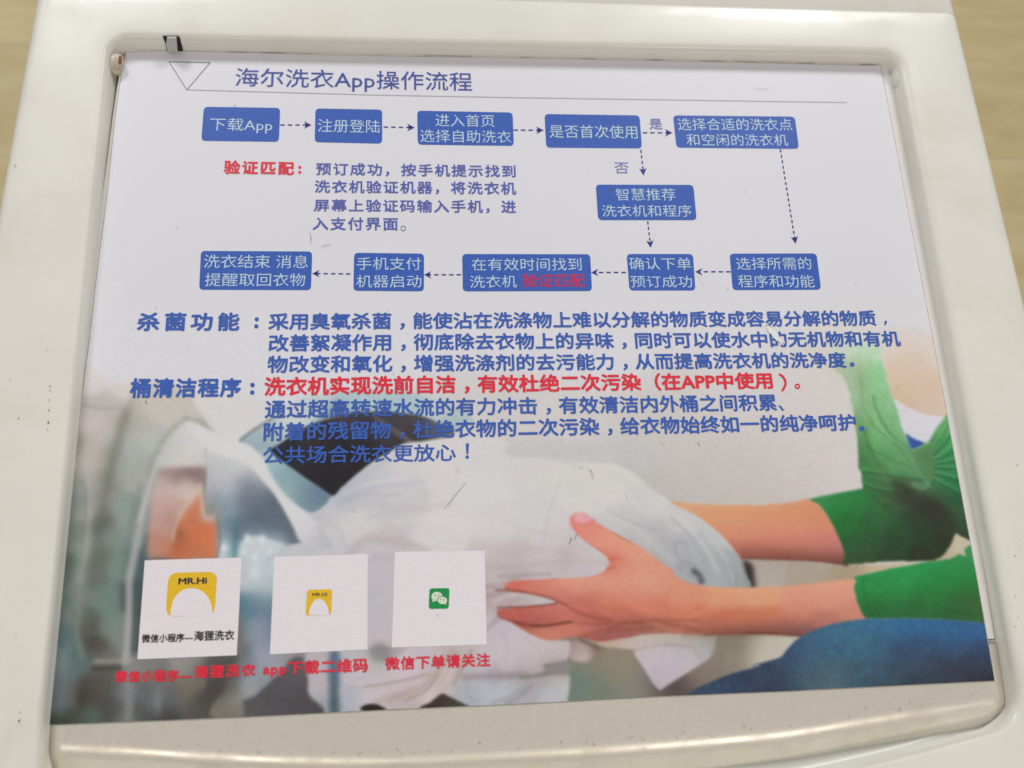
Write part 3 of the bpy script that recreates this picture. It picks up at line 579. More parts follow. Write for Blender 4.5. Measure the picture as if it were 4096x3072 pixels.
for a, w, c, al, cd in [([(700, 1040), (820, 980), (1000, 960), (1200, 970)], 24, (166, 168, 180), .45, 'c2'), ([(860, 830), (1020, 740), (1180, 640)], 40, (176, 180, 192), .5, 'c2'), ([(760, 960), (880, 900), (1050, 850), (1250, 840)], 18, (214, 213, 216), .5, 'c2'),
    ([(560, 1130), (700, 1230), (760, 1340), (770, 1430)], 40, (176, 176, 184), .4, 'c2'), ([(1150, 1180), (1500, 1160), (1900, 1190)], 30, (212, 209, 211), .45, 'c2'), ([(1000, 1460), (1200, 1480), (1300, 1560)], 40, (172, 162, 172), .4, 'c2'),
    ([(50, 1180), (250, 1260), (460, 1290)], 30, (184, 181, 184), .4, 'c3'), ([(380, 1200), (350, 1300), (380, 1380)], 30, (184, 182, 187), .4, 'c3'), ([(700, 1010), (900, 1120), (1200, 1330), (1400, 1500)], 50, (206, 205, 206), .35, 'c3'), ([(1300, 1060), (1500, 1200), (1650, 1380), (1750, 1580)], 34, (206, 207, 208), .4, 'c3'),
    ([(1380, 1150), (1560, 1330), (1650, 1520)], 20, (150, 154, 160), .45, 'c3'), ([(900, 800), (1050, 900), (1150, 1050)], 24, (188, 187, 189), .4, 'c3'), ([(1950, 20), (1985, 120), (1985, 200)], 16, (120, 128, 130), .6, 'c7'), ([(1840, 20), (1890, 110), (1900, 200)], 16, (120, 130, 134), .5, 'c7'), ([(1420, 20), (1500, 90), (1600, 130)], 26, (140, 142, 148), .5, 'c7')]:
    stroke(v(cd, a), w * K, c, al, soft=w * K)
# lower laundry
region(v('c6', [(450, 740), (600, 700), (960, 690), (1140, 680), (1890, 640), (2212, 560)]) + v('c7', [(180, 545), (300, 615), (570, 640), (582, 700), (545, 790), (350, 830), (375, 870), (300, 905), (200, 915), (100, 930), (200, 940), (420, 910), (545, 900), (562, 980), (545, 1110), (540, 1200), (0, 1250)]) + v('c6', [(1760, 1250), (1740, 1150), (1600, 1085), (1540, 1062), (1460, 1130), (1370, 1180), (1100, 1195), (1050, 1150), (960, 1140), (890, 1195), (640, 1230), (590, 1190), (520, 1110), (470, 1060), (460, 960), (455, 860)]),
  v('c6', [(520, 800, (176, 170, 176)), (550, 1000, (178, 172, 178)), (620, 1130, (150, 156, 168)), (800, 800, (176, 176, 184)), (850, 920, (190, 184, 192)), (800, 1080, (168, 172, 184)), (1000, 800, (180, 176, 180)), (960, 1070, (192, 184, 192)), (1100, 960, (190, 182, 188)), (1250, 900, (196, 186, 194)), (1300, 1080, (186, 172, 172)), (1250, 1150, (180, 168, 170)), (1420, 1050, (196, 186, 190)), (1500, 950, (186, 172, 172)), (1450, 800, (188, 180, 188)), (1650, 780, (180, 168, 170)), (1600, 960, (188, 174, 172)), (1750, 720, (186, 176, 180)), (1800, 900, (180, 172, 178)), (1900, 800, (190, 184, 192)), (2050, 830, (192, 184, 192)), (1980, 920, (150, 140, 148)), (1750, 1000, (166, 172, 180)), (1900, 1010, (178, 184, 194)), (2050, 1030, (178, 186, 196)), (1750, 1090, (160, 168, 176)), (2000, 1100, (170, 176, 186)), (2150, 1100, (160, 162, 168)), (1050, 700, (160, 154, 156))]) +
  v('c7', [(100, 600, (190, 182, 190)), (300, 700, (192, 184, 190)), (450, 700, (188, 180, 182)), (480, 780, (184, 174, 176)), (250, 800, (188, 180, 184)), (100, 850, (190, 182, 188)), (300, 860, (180, 168, 170)), (450, 860, (150, 140, 138)), (150, 930, (140, 130, 136)), (350, 920, (156, 148, 150)), (450, 970, (184, 184, 188)), (400, 1080, (176, 178, 186)), (150, 1010, (182, 186, 192)), (50, 1050, (176, 184, 192)), (200, 1060, (160, 158, 164))]), soft=4, sig=32)
region(v('c7', [(350, 830), (545, 800), (548, 900), (400, 910), (250, 930), (0, 935), (0, 912), (300, 905), (372, 875)]), (142, 130, 130), soft=7, alpha=.75)
for a, w, c, al, cd in [([(930, 1005), (1100, 980), (1250, 950), (1430, 905)], 18, (152, 140, 134), .8, 'c6'), ([(1270, 940), (1420, 905)], 10, (200, 150, 160), .4, 'c6'), ([(1020, 1130), (1150, 1090), (1300, 1050), (1420, 980), (1500, 900), (1560, 800), (1640, 730)], 44, (160, 140, 132), .55, 'c6'),
    ([(1250, 1120), (1380, 1060), (1470, 980), (1530, 900)], 16, (138, 118, 112), .6, 'c6'), ([(1640, 980), (1700, 860), (1780, 720)], 26, (150, 132, 126), .6, 'c6'), ([(1590, 960), (1620, 880), (1680, 780)], 20, (206, 192, 190), .6, 'c6'), ([(1480, 1000), (1540, 900), (1600, 820)], 20, (200, 190, 192), .6, 'c6'),
    ([(1720, 930), (1900, 920), (2212, 910)], 40, (140, 128, 134), .75, 'c6'), ([(1740, 960), (1760, 1080), (1850, 1130)], 16, (146, 150, 158), .5, 'c6'), ([(2212, 1000), (2100, 1080), (1950, 1140)], 24, (140, 138, 146), .6, 'c6'), ([(250, 1000), (150, 1090), (50, 1140)], 26, (132, 124, 130), .7, 'c7'), ([(820, 1010), (900, 1015)], 14, (150, 146, 154), .5, 'c6'),
    ([(20, 560), (60, 700), (40, 850)], 16, (172, 162, 172), .5, 'c7'), ([(200, 600), (300, 700), (360, 800)], 14, (172, 162, 168), .5, 'c7'), ([(570, 650), (580, 720), (550, 790)], 18, (120, 106, 106), .7, 'c7'), ([(780, 935), (920, 935)], 10, (160, 154, 164), .5, 'c6')]:
    stroke(v(cd, a), w * K, c, al, soft=w * K)
region(v('c6', [(640, 730), (715, 725), (720, 900), (712, 1060), (715, 1210), (640, 1215), (640, 1060), (632, 900)]), v('c6', [(680, 760, (88, 104, 128)), (680, 900, (84, 106, 126)), (680, 1050, (74, 96, 110)), (680, 1180, (70, 88, 98))]), soft=9, sig=50)
region(v('c6', [(960, 720), (990, 670), (1040, 652), (1110, 680), (1135, 720), (1120, 790), (1010, 800)]), v('c6', [(1030, 700, (112, 110, 114)), (1100, 760, (136, 136, 138)), (980, 780, (130, 136, 142))]), soft=10, alpha=.8)
region(v('c6', [(360, 765), (440, 760), (445, 850), (462, 930), (462, 1050), (490, 1110), (585, 1165), (600, 1260), (-40, 1280), (-60, 1120), (40, 1080), (180, 950), (290, 840)]), v('c6', [(380, 830, (92, 88, 92)), (300, 950, (84, 82, 86)), (200, 1100, (74, 72, 78)), (450, 1150, (76, 72, 78)), (60, 1180, (84, 84, 86)), (500, 1180, (72, 66, 70))]), soft=6, sig=60, smooth=False)
region(v('c6', [(890, 1190), (910, 1160), (960, 1143), (1020, 1148), (1095, 1190), (1000, 1215)]), (34, 26, 26), soft=3)
region(v('c6', [(1365, 1180), (1450, 1130), (1538, 1062), (1600, 1083), (1740, 1150), (1790, 1190), (1500, 1240)]), v('c6', [(1560, 1090, (56, 46, 44)), (1480, 1150, (50, 40, 38)), (1650, 1140, (70, 66, 62))]), soft=3)
region(v('c5', [(1670, 770), (1910, 755), (1900, 800), (1830, 950), (1790, 1060), (1700, 1095), (1655, 1080), (1660, 930)]), v('c5', [(1750, 850, (84, 82, 80)), (1730, 1000, (68, 64, 62)), (1850, 800, (72, 74, 74))]), soft=9, sig=30, alpha=.9)
# hanging corner, strip of cloth under the wrist
region(v('c7', [(590, 640), (640, 640), (850, 690), (740, 770), (700, 805), (610, 800), (565, 760)]), v('c7', [(650, 700, (176, 160, 160)), (680, 780, (182, 166, 166)), (620, 650, (150, 128, 124)), (780, 700, (128, 108, 100))]), soft=7, sig=24)
region(v('c7', [(700, 610), (850, 625), (1050, 600), (1300, 560), (1500, 560), (1740, 570), (1735, 640), (1730, 690), (1690, 770), (1560, 860), (1450, 930), (1340, 1000), (1290, 1030), (1240, 990), (1180, 900), (1120, 800), (1080, 745), (1078, 712), (950, 695), (860, 690), (780, 660)]),
  v('c7', [(850, 660, (182, 160, 148)), (1000, 640, (186, 168, 158)), (1150, 630, (184, 170, 164)), (1350, 620, (178, 168, 158)), (1550, 620, (168, 160, 154)), (1700, 620, (146, 142, 134)), (1150, 750, (186, 180, 188)), (1300, 750, (188, 182, 192)), (1500, 740, (182, 178, 186)), (1650, 720, (172, 172, 176)), (1300, 900, (182, 174, 186)), (1290, 1000, (178, 170, 180)), (1450, 850, (184, 176, 186))]), soft=3.5, sig=34)
for a, w, c, al in [([(1080, 705), (1200, 690), (1330, 670), (1560, 690)], 16, (160, 150, 156), .7), ([(1330, 660), (1450, 670), (1560, 695)], 14, (158, 148, 158), .7), ([(1560, 700), (1590, 760), (1620, 770)], 16, (160, 156, 158), .6), ([(1750, 590), (1740, 660), (1690, 780)], 14, (120, 116, 108), .6),
    ([(1790, 590), (1780, 800)], 50, (120, 112, 100), .5), ([(650, 630), (780, 690)], 22, (100, 76, 70), .8), ([(1300, 760), (1350, 900)], 14, (176, 170, 182), .6)]:
    stroke(v('c7', a), w * K, c, al, soft=w * K)
# ---- far forearm
region(v('c3', [(1370, 1018), (1600, 1038), (1900, 1046), (2212, 1045)]) + v('c4', [(120, 1040), (300, 1030), (490, 998), (600, 1040), (800, 1300), (800, 1530), (740, 1527), (600, 1505), (400, 1490), (0, 1478)]) + v('c3', [(1940, 1468), (1850, 1360), (1720, 1230), (1560, 1120)]),
  v('c3', [(1500, 1060, (208, 160, 126)), (1650, 1120, (206, 150, 116)), (1850, 1120, (206, 150, 112)), (1800, 1250, (206, 140, 112)), (2000, 1300, (200, 132, 110)), (1950, 1420, (178, 108, 90)), (2100, 1460, (150, 88, 72)), (2100, 1200, (206, 142, 110)), (2000, 1080, (206, 148, 108))]) +
  v('c4', [(100, 1080, (206, 146, 108)), (300, 1060, (204, 144, 108)), (450, 1050, (204, 138, 104)), (300, 1200, (206, 140, 110)), (550, 1180, (202, 136, 106)), (300, 1330, (200, 128, 112)), (620, 1320, (198, 126, 110)), (100, 1400, (184, 112, 98)), (500, 1420, (180, 112, 98)), (700, 1400, (178, 112, 112)), (150, 1462, (128, 74, 60)), (450, 1476, (126, 74, 62)), (700, 1490, (112, 70, 62))]), soft=2.5, sig=26, ax=3.2)
stroke(v('c4', [(-60, 1470), (200, 1478), (500, 1492), (740, 1518)]), 12 * K, (84, 50, 42), .8, soft=16 * K)
stroke(v('c3', [(1960, 1440), (2212, 1455)]) + v('c4', [(120, 1450), (400, 1460), (740, 1480)]), 50 * K, (120, 68, 56), .45, soft=60 * K)
stroke(v('c3', [(1480, 1040), (1800, 1062), (2212, 1066)]) + v('c4', [(200, 1056), (480, 1022)]), 24 * K, (216, 164, 130), .45, soft=40 * K)
# ---- chest, white top, blue stripe
region(v('b8', [(1040, 1180), (1250, 1130), (1480, 1180)]) + v('c4', [(1700, 200), (1650, 420), (1200, 380), (1110, 60)]),
  v('b8', [(1150, 1180, (208, 203, 202)), (1400, 1180, (208, 203, 202)), (1200, 1280, (210, 196, 186)), (1450, 1280, (208, 196, 188)), (1300, 1400, (208, 190, 174))]) + v('c4', [(1250, 20, (206, 184, 164)), (1400, 150, (206, 184, 166)), (1500, 280, (204, 184, 168)), (1250, 220, (200, 178, 156))]), soft=16, sig=40)
region(v('c4', [(1160, 200), (1280, 258), (1420, 318), (1600, 352), (1560, 500), (1400, 620), (1270, 560), (1200, 400)]), v('c4', [(1250, 300, (206, 204, 208)), (1400, 400, (208, 208, 216)), (1350, 500, (200, 202, 212))]), soft=3, sig=50)
region(v('c4', [(1262, 480), (1330, 515), (1410, 548), (1440, 620), (1300, 640)]), (50, 82, 152), soft=3)
# ---- green top
grn = v('b8', [(690, 1190), (860, 1160), (1060, 1190), (1060, 1350), (1100, 1500)]) + v('c4', [(1110, 40), (1150, 170), (1185, 260), (1205, 330), (1225, 410), (1262, 500), (1285, 590), (1330, 600), (1400, 555), (1450, 530), (1500, 440), (1560, 362), (1610, 330), (1700, 600), (1800, 1100), (1830, 1340), (1745, 1315), (1700, 1295), (1662, 1278), (1620, 1370), (1560, 1450), (1500, 1485), (1440, 1497), (1100, 1500), (775, 1525), (770, 1460), (750, 1380), (715, 1290), (660, 1180), (600, 1085), (545, 1030), (490, 1000), (700, 952), (850, 925), (915, 908), (905, 850), (905, 790), (882, 745), (878, 650), (872, 520), (855, 380), (830, 250), (795, 100), (745, 0)]) + v('b8', [(700, 1480), (650, 1300)])
gc = v('b8', [(760, 1200, (206, 206, 204)), (950, 1190, (204, 208, 202)), (720, 1300, (196, 206, 192)), (800, 1300, (184, 202, 182)), (950, 1330, (172, 208, 174)), (1050, 1350, (178, 208, 178)), (880, 1420, (172, 196, 166)), (1000, 1470, (138, 194, 146)), (1080, 1500, (140, 196, 146)), (780, 1480, (164, 184, 156)), (860, 1480, (152, 176, 142)), (760, 1560, (180, 196, 174)), (850, 1580, (150, 178, 142))]) + \
   v('c4', [(820, 60, (158, 186, 152)), (900, 60, (134, 166, 126)), (1000, 80, (136, 190, 140)), (1080, 60, (144, 194, 146)), (850, 200, (158, 186, 156)), (900, 260, (128, 164, 124)), (960, 200, (134, 186, 134)), (1030, 220, (118, 170, 116)), (1120, 230, (140, 190, 144)), (860, 380, (112, 156, 110)), (1000, 350, (132, 184, 130)), (1100, 380, (112, 166, 114)), (1170, 350, (128, 180, 132)), (920, 450, (88, 140, 90)), (1000, 470, (116, 176, 118)), (1150, 500, (106, 162, 112)), (1220, 480, (122, 174, 126)), (900, 600, (72, 128, 76)), (950, 700, (62, 104, 62)), (1020, 620, (92, 164, 98)), (1150, 620, (90, 150, 98)), (1250, 620, (104, 156, 108)), (1080, 720, (84, 132, 84)), (1250, 720, (96, 150, 102)), (1350, 650, (88, 124, 84)), (1400, 750, (78, 122, 78)), (1330, 780, (104, 156, 112)), (1450, 620, (80, 120, 78)), (1450, 560, (82, 140, 86)), (1550, 420, (96, 160, 100)), (1560, 550, (62, 142, 84)), (1560, 680, (52, 128, 76)), (1600, 780, (50, 124, 76)), (1560, 860, (46, 120, 72)), (1640, 900, (40, 108, 64)), (1650, 700, (56, 134, 84)), (1480, 800, (84, 126, 84)),
   (1150, 800, (88, 160, 104)), (1260, 830, (72, 128, 78)), (1080, 800, (74, 120, 74)), (950, 770, (62, 134, 78)), (950, 850, (48, 112, 60)), (1050, 850, (62, 98, 60)), (1150, 880, (58, 76, 52)), (1000, 910, (52, 110, 62)), (1250, 880, (60, 72, 50)), (1330, 880, (82, 124, 84)), (1400, 920, (78, 126, 86)), (1250, 950, (46, 48, 40)), (1380, 1000, (46, 44, 38)), (1500, 960, (58, 84, 56)), (1480, 1080, (50, 50, 42)), (1580, 1000, (48, 84, 54)), (1660, 1000, (42, 80, 52)), (1640, 1150, (56, 84, 56)), (1700, 1200, (44, 74, 48)), (1560, 1150, (48, 50, 40)), (1620, 1230, (44, 56, 40)), (1720, 1320, (40, 60, 40)),
   (620, 1010, (54, 134, 74)), (750, 980, (44, 126, 68)), (880, 960, (40, 122, 64)), (700, 1060, (36, 116, 56)), (850, 1060, (38, 112, 56)), (1000, 1020, (48, 104, 58)), (1100, 970, (58, 88, 56)), (1200, 1050, (56, 82, 56)), (1100, 1120, (46, 96, 56)), (1300, 1120, (44, 62, 44)), (800, 1200, (34, 104, 48)), (950, 1200, (42, 92, 50)), (1200, 1220, (40, 78, 48)), (1400, 1220, (42, 60, 42)), (850, 1350, (40, 88, 48)), (1000, 1350, (42, 80, 48)), (1200, 1350, (38, 66, 40)), (1450, 1330, (38, 60, 38)), (900, 1460, (50, 74, 44)), (1100, 1460, (44, 64, 40)), (1400, 1460, (42, 50, 34)), (1570, 1330, (42, 50, 36))])
region(grn, gc, soft=3, sig=27, noise=.018)
region(v('b8', [(600, 1140), (1100, 1120), (1100, 1240), (880, 1260), (640, 1290)]), (207, 206, 205), soft=34, alpha=.72)
for a, w, c, al in [
    ([(1000, 170), (1020, 260), (1080, 380), (1150, 480), (1250, 560)], 16, (84, 132, 84), .7), ([(960, 330), (1010, 420), (1110, 500), (1200, 590)], 14, (78, 128, 80), .6), ([(1040, 340), (1100, 430), (1190, 560), (1290, 700), (1420, 850)], 16, (80, 128, 82), .55), ([(1010, 300), (1060, 420), (1160, 530)], 12, (150, 200, 150), .6),
    ([(970, 590), (1090, 650), (1220, 710), (1320, 740)], 14, (66, 116, 70), .6), ([(1000, 640), (1060, 720), (1100, 790)], 22, (104, 168, 112), .6), ([(960, 560), (1010, 650), (1080, 760), (1130, 800)], 12, (66, 102, 62), .6), ([(1100, 790), (1250, 790), (1400, 830)], 16, (66, 146, 92), .7), ([(1110, 812), (1250, 830), (1400, 840)], 12, (52, 82, 52), .7),
    ([(1150, 850), (1300, 855), (1420, 845)], 10, (50, 80, 52), .6), ([(930, 460), (960, 560), (1000, 650), (1080, 760), (1180, 850)], 30, (66, 96, 60), .5), ([(890, 745), (1000, 765), (1080, 790)], 12, (86, 160, 100), .7), ([(905, 790), (1000, 790), (1090, 800)], 12, (50, 80, 48), .7), ([(910, 850), (1000, 895), (1150, 920)], 14, (76, 150, 92), .6), ([(930, 890), (1060, 930), (1180, 950)], 12, (42, 78, 46), .7),
    ([(920, 910), (1000, 980), (1090, 1060)], 12, (38, 84, 46), .5), ([(1050, 980), (1180, 1040), (1250, 1080)], 12, (72, 112, 74), .5), ([(1090, 1050), (1150, 1110), (1200, 1160)], 12, (34, 62, 38), .6), ([(1000, 980), (1100, 1080), (1200, 1160)], 12, (36, 80, 44), .5),
    ([(1490, 640), (1560, 570), (1620, 490)], 13, (30, 84, 50), .7), ([(1490, 670), (1570, 620), (1630, 560)], 12, (106, 180, 124), .6), ([(1495, 690), (1580, 655), (1650, 610)], 12, (28, 78, 48), .7), ([(1495, 705), (1580, 690), (1660, 660)], 11, (100, 176, 120), .6), ([(1495, 718), (1580, 708), (1670, 690)], 12, (26, 74, 46), .7), ([(1495, 735), (1590, 735), (1670, 740)], 11, (92, 170, 114), .6), ([(1495, 752), (1590, 755), (1680, 752)], 13, (26, 76, 46), .7),
    ([(1495, 775), (1590, 800), (1680, 820)], 12, (90, 168, 112), .6), ([(1500, 800), (1590, 828), (1690, 850)], 13, (28, 80, 48), .7), ([(1500, 830), (1600, 880), (1690, 930)], 13, (74, 150, 98), .6), ([(1490, 850), (1580, 900), (1660, 950)], 11, (28, 76, 46), .6), ([(1500, 560), (1560, 480), (1600, 400)], 12, (44, 110, 62), .6), ([(1480, 560), (1540, 480), (1580, 400)], 10, (120, 186, 130), .5),
    ([(1320, 880), (1400, 910), (1440, 870)], 22, (98, 152, 108), .7), ([(1480, 860), (1440, 940), (1400, 950)], 12, (50, 82, 54), .7), ([(1270, 500), (1290, 570), (1320, 600), (1400, 570), (1450, 540)], 14, (138, 196, 146), .7), ([(1300, 640), (1330, 730), (1400, 830), (1460, 900)], 16, (120, 172, 124), .4),
    ([(900, 0), (910, 200), (930, 300)], 14, (110, 150, 108), .5), ([(1180, 870), (1300, 930), (1450, 1000), (1560, 1080), (1640, 1200)], 46, (42, 38, 32), .45), ([(1290, 960), (1450, 1050), (1560, 1130), (1600, 1220)], 50, (46, 44, 38), .4)]:
    stroke(v('c4', a), w * K, c, al, soft=w * K)
# ---- near sleeve, jeans
region(v('c4', [(850, 1622), (1000, 1590), (1150, 1555), (1300, 1530), (1440, 1502), (1620, 1480), (1690, 1438), (1740, 1460), (1735, 1400), (1765, 1368), (1900, 1380)]) + v('c8', [(2000, 300), (2000, 520), (1870, 492), (1600, 467), (1300, 456), (940, 457), (915, 430), (870, 330), (842, 210)]),
  v('c8', [(950, 140, (38, 140, 76)), (1200, 100, (40, 146, 80)), (1450, 60, (38, 142, 76)), (1700, 40, (36, 132, 68)), (950, 250, (36, 124, 60)), (1200, 230, (38, 124, 62)), (1500, 180, (36, 124, 60)), (1750, 150, (36, 114, 54)), (1000, 400, (38, 96, 48)), (1300, 400, (40, 98, 52)), (1600, 380, (44, 92, 50)), (1800, 350, (52, 92, 48)), (1500, 300, (38, 110, 54)), (1780, 450, (46, 96, 48))]) + v('c4', [(1700, 1480, (48, 130, 72)), (1760, 1420, (70, 150, 90))]), soft=2.5, sig=40, noise=.02, smooth=False)
for a, c in [([(930, 130), (920, 200), (960, 300)], (32, 104, 52)), ([(1740, 200), (1850, 260)], (60, 100, 48)), ([(1500, 440), (1600, 400), (1850, 440)], (34, 80, 40)), ([(1060, 120), (1050, 220)], (34, 118, 58))]:
    stroke(v('c8', a), 16 * K, c, .5, soft=16 * K)
# ---- near hand and forearm
hand = v('c8', [(420, 598), (200, 584), (0, 574)]) + v('c7', [(2100, 582), (1800, 584), (1650, 592), (1500, 582), (1300, 576), (1150, 582), (1050, 604), (950, 616), (800, 640), (720, 622), (640, 602), (560, 606), (450, 628), (380, 632), (280, 602), (180, 545), (80, 482), (0, 446)]) + \
  v('c6', [(2100, 470), (2030, 450), (1996, 425), (2000, 392), (2040, 378), (2130, 374)]) + v('c7', [(50, 362), (200, 358), (350, 345), (440, 337), (445, 318), (380, 290), (250, 260), (100, 237), (0, 232)]) + v('c6', [(2130, 232), (2070, 222), (2050, 200), (2090, 170), (2160, 158)]) + \
  v('c7', [(60, 163), (150, 152), (450, 138), (600, 128), (740, 115), (830, 80)]) + v('c3', [(868, 1535), (878, 1500), (850, 1450), (800, 1412), (720, 1352), (650, 1302), (592, 1235), (568, 1180), (580, 1130), (625, 1104), (690, 1116), (742, 1160), (800, 1196), (900, 1258), (1080, 1352), (1200, 1432), (1300, 1508)]) + \
  v('c7', [(1380, 62), (1412, 108), (1500, 160), (1620, 192), (1800, 208), (2000, 206), (2212, 204)]) + v('c8', [(400, 186), (650, 158), (850, 139), (845, 200), (870, 330), (915, 430), (945, 470), (700, 500), (520, 560)])
hc_ = v('c7', [(80, 190, (206, 100, 82)), (250, 190, (210, 116, 94)), (400, 210, (210, 128, 104)), (600, 190, (212, 140, 116)), (350, 260, (190, 104, 86)), (520, 290, (192, 108, 90)), (900, 180, (212, 144, 118)), (1000, 100, (212, 142, 114)), (1200, 150, (212, 150, 122)), (1350, 150, (206, 136, 106)), (1150, 260, (208, 134, 106)), (900, 260, (206, 124, 98)), (1200, 350, (204, 114, 84)), (900, 340, (204, 110, 84)), (700, 330, (194, 106, 88)), (1500, 300, (208, 134, 100)), (1550, 400, (204, 114, 78)), (1800, 300, (210, 144, 104)), (2100, 280, (212, 150, 110)), (2100, 450, (196, 112, 74)), (1850, 440, (194, 104, 68)), (1300, 440, (196, 104, 76)), (1300, 510, (160, 90, 68)), (1000, 430, (190, 100, 76)), (1700, 520, (176, 94, 70)), (2100, 550, (140, 76, 56)), (1800, 560, (150, 82, 62)), (1600, 560, (180, 108, 84)), (1050, 500, (156, 82, 66)), (1200, 555, (150, 92, 74)), (850, 530, (160, 82, 68)), (700, 470, (176, 84, 70)), (900, 600, (158, 84, 76)), (780, 615, (150, 72, 62)),
   (400, 390, (198, 106, 90)), (550, 400, (196, 108, 92)), (250, 420, (192, 92, 78)), (60, 400, (188, 84, 66)), (450, 450, (186, 88, 74)), (180, 490, (160, 74, 60)), (350, 490, (150, 72, 58)), (450, 560, (206, 122, 92)), (600, 540, (204, 118, 94)), (330, 580, (196, 120, 90)), (700, 560, (190, 102, 82)), (520, 600, (184, 98, 78))]) + \
  v('c3', [(640, 1150, (216, 138, 136)), (600, 1220, (220, 116, 104)), (680, 1240, (214, 132, 112)), (800, 1300, (216, 142, 116)), (720, 1310, (220, 124, 104)), (900, 1350, (218, 146, 118)), (1000, 1400, (218, 146, 116)), (880, 1460, (208, 112, 88)), (900, 1530, (200, 100, 80)), (950, 1600, (212, 138, 114)), (1100, 1500, (214, 146, 120)), (1250, 1560, (210, 140, 112)), (700, 1170, (210, 128, 112))]) + \
  v('c8', [(100, 280, (212, 146, 110)), (400, 250, (210, 142, 114)), (700, 200, (212, 146, 116)), (700, 330, (208, 138, 112)), (400, 380, (206, 132, 102)), (800, 400, (196, 124, 98)), (150, 440, (198, 108, 74)), (400, 470, (182, 102, 82)), (650, 460, (174, 104, 86)), (250, 540, (138, 78, 64)), (80, 520, (156, 84, 64)), (420, 560, (120, 70, 62))]) + \
  v('c6', [(2060, 410, (186, 82, 62)), (2120, 440, (178, 78, 62)), (2100, 200, (196, 92, 72))])
hc_ = [(x, y, (c[0] * .96 + 5, c[1] * .90 + 18, c[2] * .86 + 26)) for x, y, c in hc_]
region(hand, hc_, soft=2.5, sig=24, ax=1.7)
region(v('c3', [(605, 1120), (650, 1108), (700, 1125), (742, 1162), (740, 1180), (690, 1195), (640, 1185), (605, 1160)]), v('c3', [(640, 1140, (222, 160, 170)), (700, 1160, (216, 152, 162)), (620, 1135, (226, 176, 184))]), soft=3.5, sig=20, alpha=.9)
for a, w, c, al, cd in [
    ([(-30, 228), (100, 232), (260, 256), (400, 292), (470, 320), (540, 350)], 14, (120, 58, 46), .85, 'c7'), ([(540, 350), (650, 400), (740, 450), (820, 470)], 14, (170, 84, 66), .5, 'c7'), ([(470, 320), (600, 330), (720, 370), (800, 420)], 20, (176, 92, 74), .4, 'c7'),
    ([(-20, 370), (200, 362), (350, 350), (450, 335)], 12, (84, 42, 36), .8, 'c7'), ([(250, 512), (350, 516), (450, 502), (570, 484)], 14, (64, 30, 24), .95, 'c7'), ([(120, 490), (200, 510), (300, 516)], 14, (110, 52, 44), .8, 'c7'), ([(570, 484), (700, 500), (850, 496), (1050, 480), (1250, 474), (1600, 468)], 16, (140, 72, 54), .55, 'c7'),
    ([(640, 600), (760, 570), (900, 555), (1080, 545), (1250, 520)], 26, (140, 72, 58), .5, 'c7'), ([(680, 600), (800, 636), (950, 616), (1080, 590)], 16, (150, 64, 56), .5, 'c7'), ([(1250, 510), (1340, 540), (1450, 575)], 20, (196, 130, 104), .5, 'c7'), ([(30, 175), (200, 155), (450, 140)], 10, (214, 90, 86), .7, 'c7'),
    ([(1996, 400), (2000, 440), (2060, 465), (2212, 495)], 14, (96, 44, 40), .6, 'c6'), ([(2050, 200), (2080, 225), (2212, 246)], 10, (110, 56, 46), .6, 'c6'), ([(575, 1140), (570, 1190), (600, 1240), (660, 1305)], 14, (222, 96, 92), .6, 'c3'), ([(680, 1330), (800, 1408), (860, 1450)], 10, (196, 84, 72), .7, 'c3'),
    ([(870, 1470), (900, 1480), (940, 1470)], 14, (190, 84, 64), .7, 'c3'), ([(860, 1550), (900, 1555), (930, 1530)], 14, (180, 90, 70), .6, 'c3'), ([(690, 1195), (740, 1180), (760, 1160)], 10, (186, 96, 88), .7, 'c3'), ([(640, 1200), (690, 1205)], 10, (196, 104, 92), .5, 'c3'), ([(900, 1262), (960, 1300), (1060, 1350)], 9, (150, 96, 80), .7, 'c3'),
    ([(2212, 576), (1800, 578), (1650, 588)], 14, (100, 56, 44), .7, 'c7'), ([(-10, 568), (200, 578), (420, 592)], 18, (84, 48, 42), .8, 'c8'), ([(1590, 370), (1600, 375)], 20, (186, 84, 56), .5, 'c7')]:
    stroke(v(cd, a), w * K, c, al, soft=w * K)
stroke(v('c7', [(1500, 560), (1800, 560), (2150, 556)]) + v('c8', [(150, 556), (400, 575)]), 44 * K, (112, 62, 46), .5, soft=70 * K)
stroke(v('c7', [(1650, 215), (1900, 235), (2212, 228)]) + v('c8', [(200, 215), (500, 200), (840, 165)]), 26 * K, (220, 166, 130), .4, soft=40 * K)
stroke(v('c7', [(420, 165), (600, 150), (800, 140)]), 20 * K, (222, 156, 138), .5, soft=30 * K)
for a, w, c, al in [([(900, 190), (1000, 300), (1150, 380), (1400, 420)], 50, (224, 152, 120), .25), ([(560, 380), (720, 440), (900, 470)], 18, (130, 58, 46), .5), ([(640, 300), (820, 360), (1000, 390)], 30, (178, 90, 68), .35), ([(1560, 470), (1620, 500), (1700, 500)], 16, (160, 86, 62), .5),
    ([(1250, 460), (1350, 500), (1500, 520), (1620, 560)], 18, (130, 68, 52), .45), ([(880, 540), (1000, 500), (1150, 490)], 22, (120, 58, 46), .45), ([(1300, 60), (1380, 160), (1500, 230)], 30, (224, 156, 126), .4), ([(940, 20), (1000, 100), (1010, 200)], 40, (222, 150, 124), .35)]:
    stroke(v('c7', a), w * K, c, al, soft=w * K)
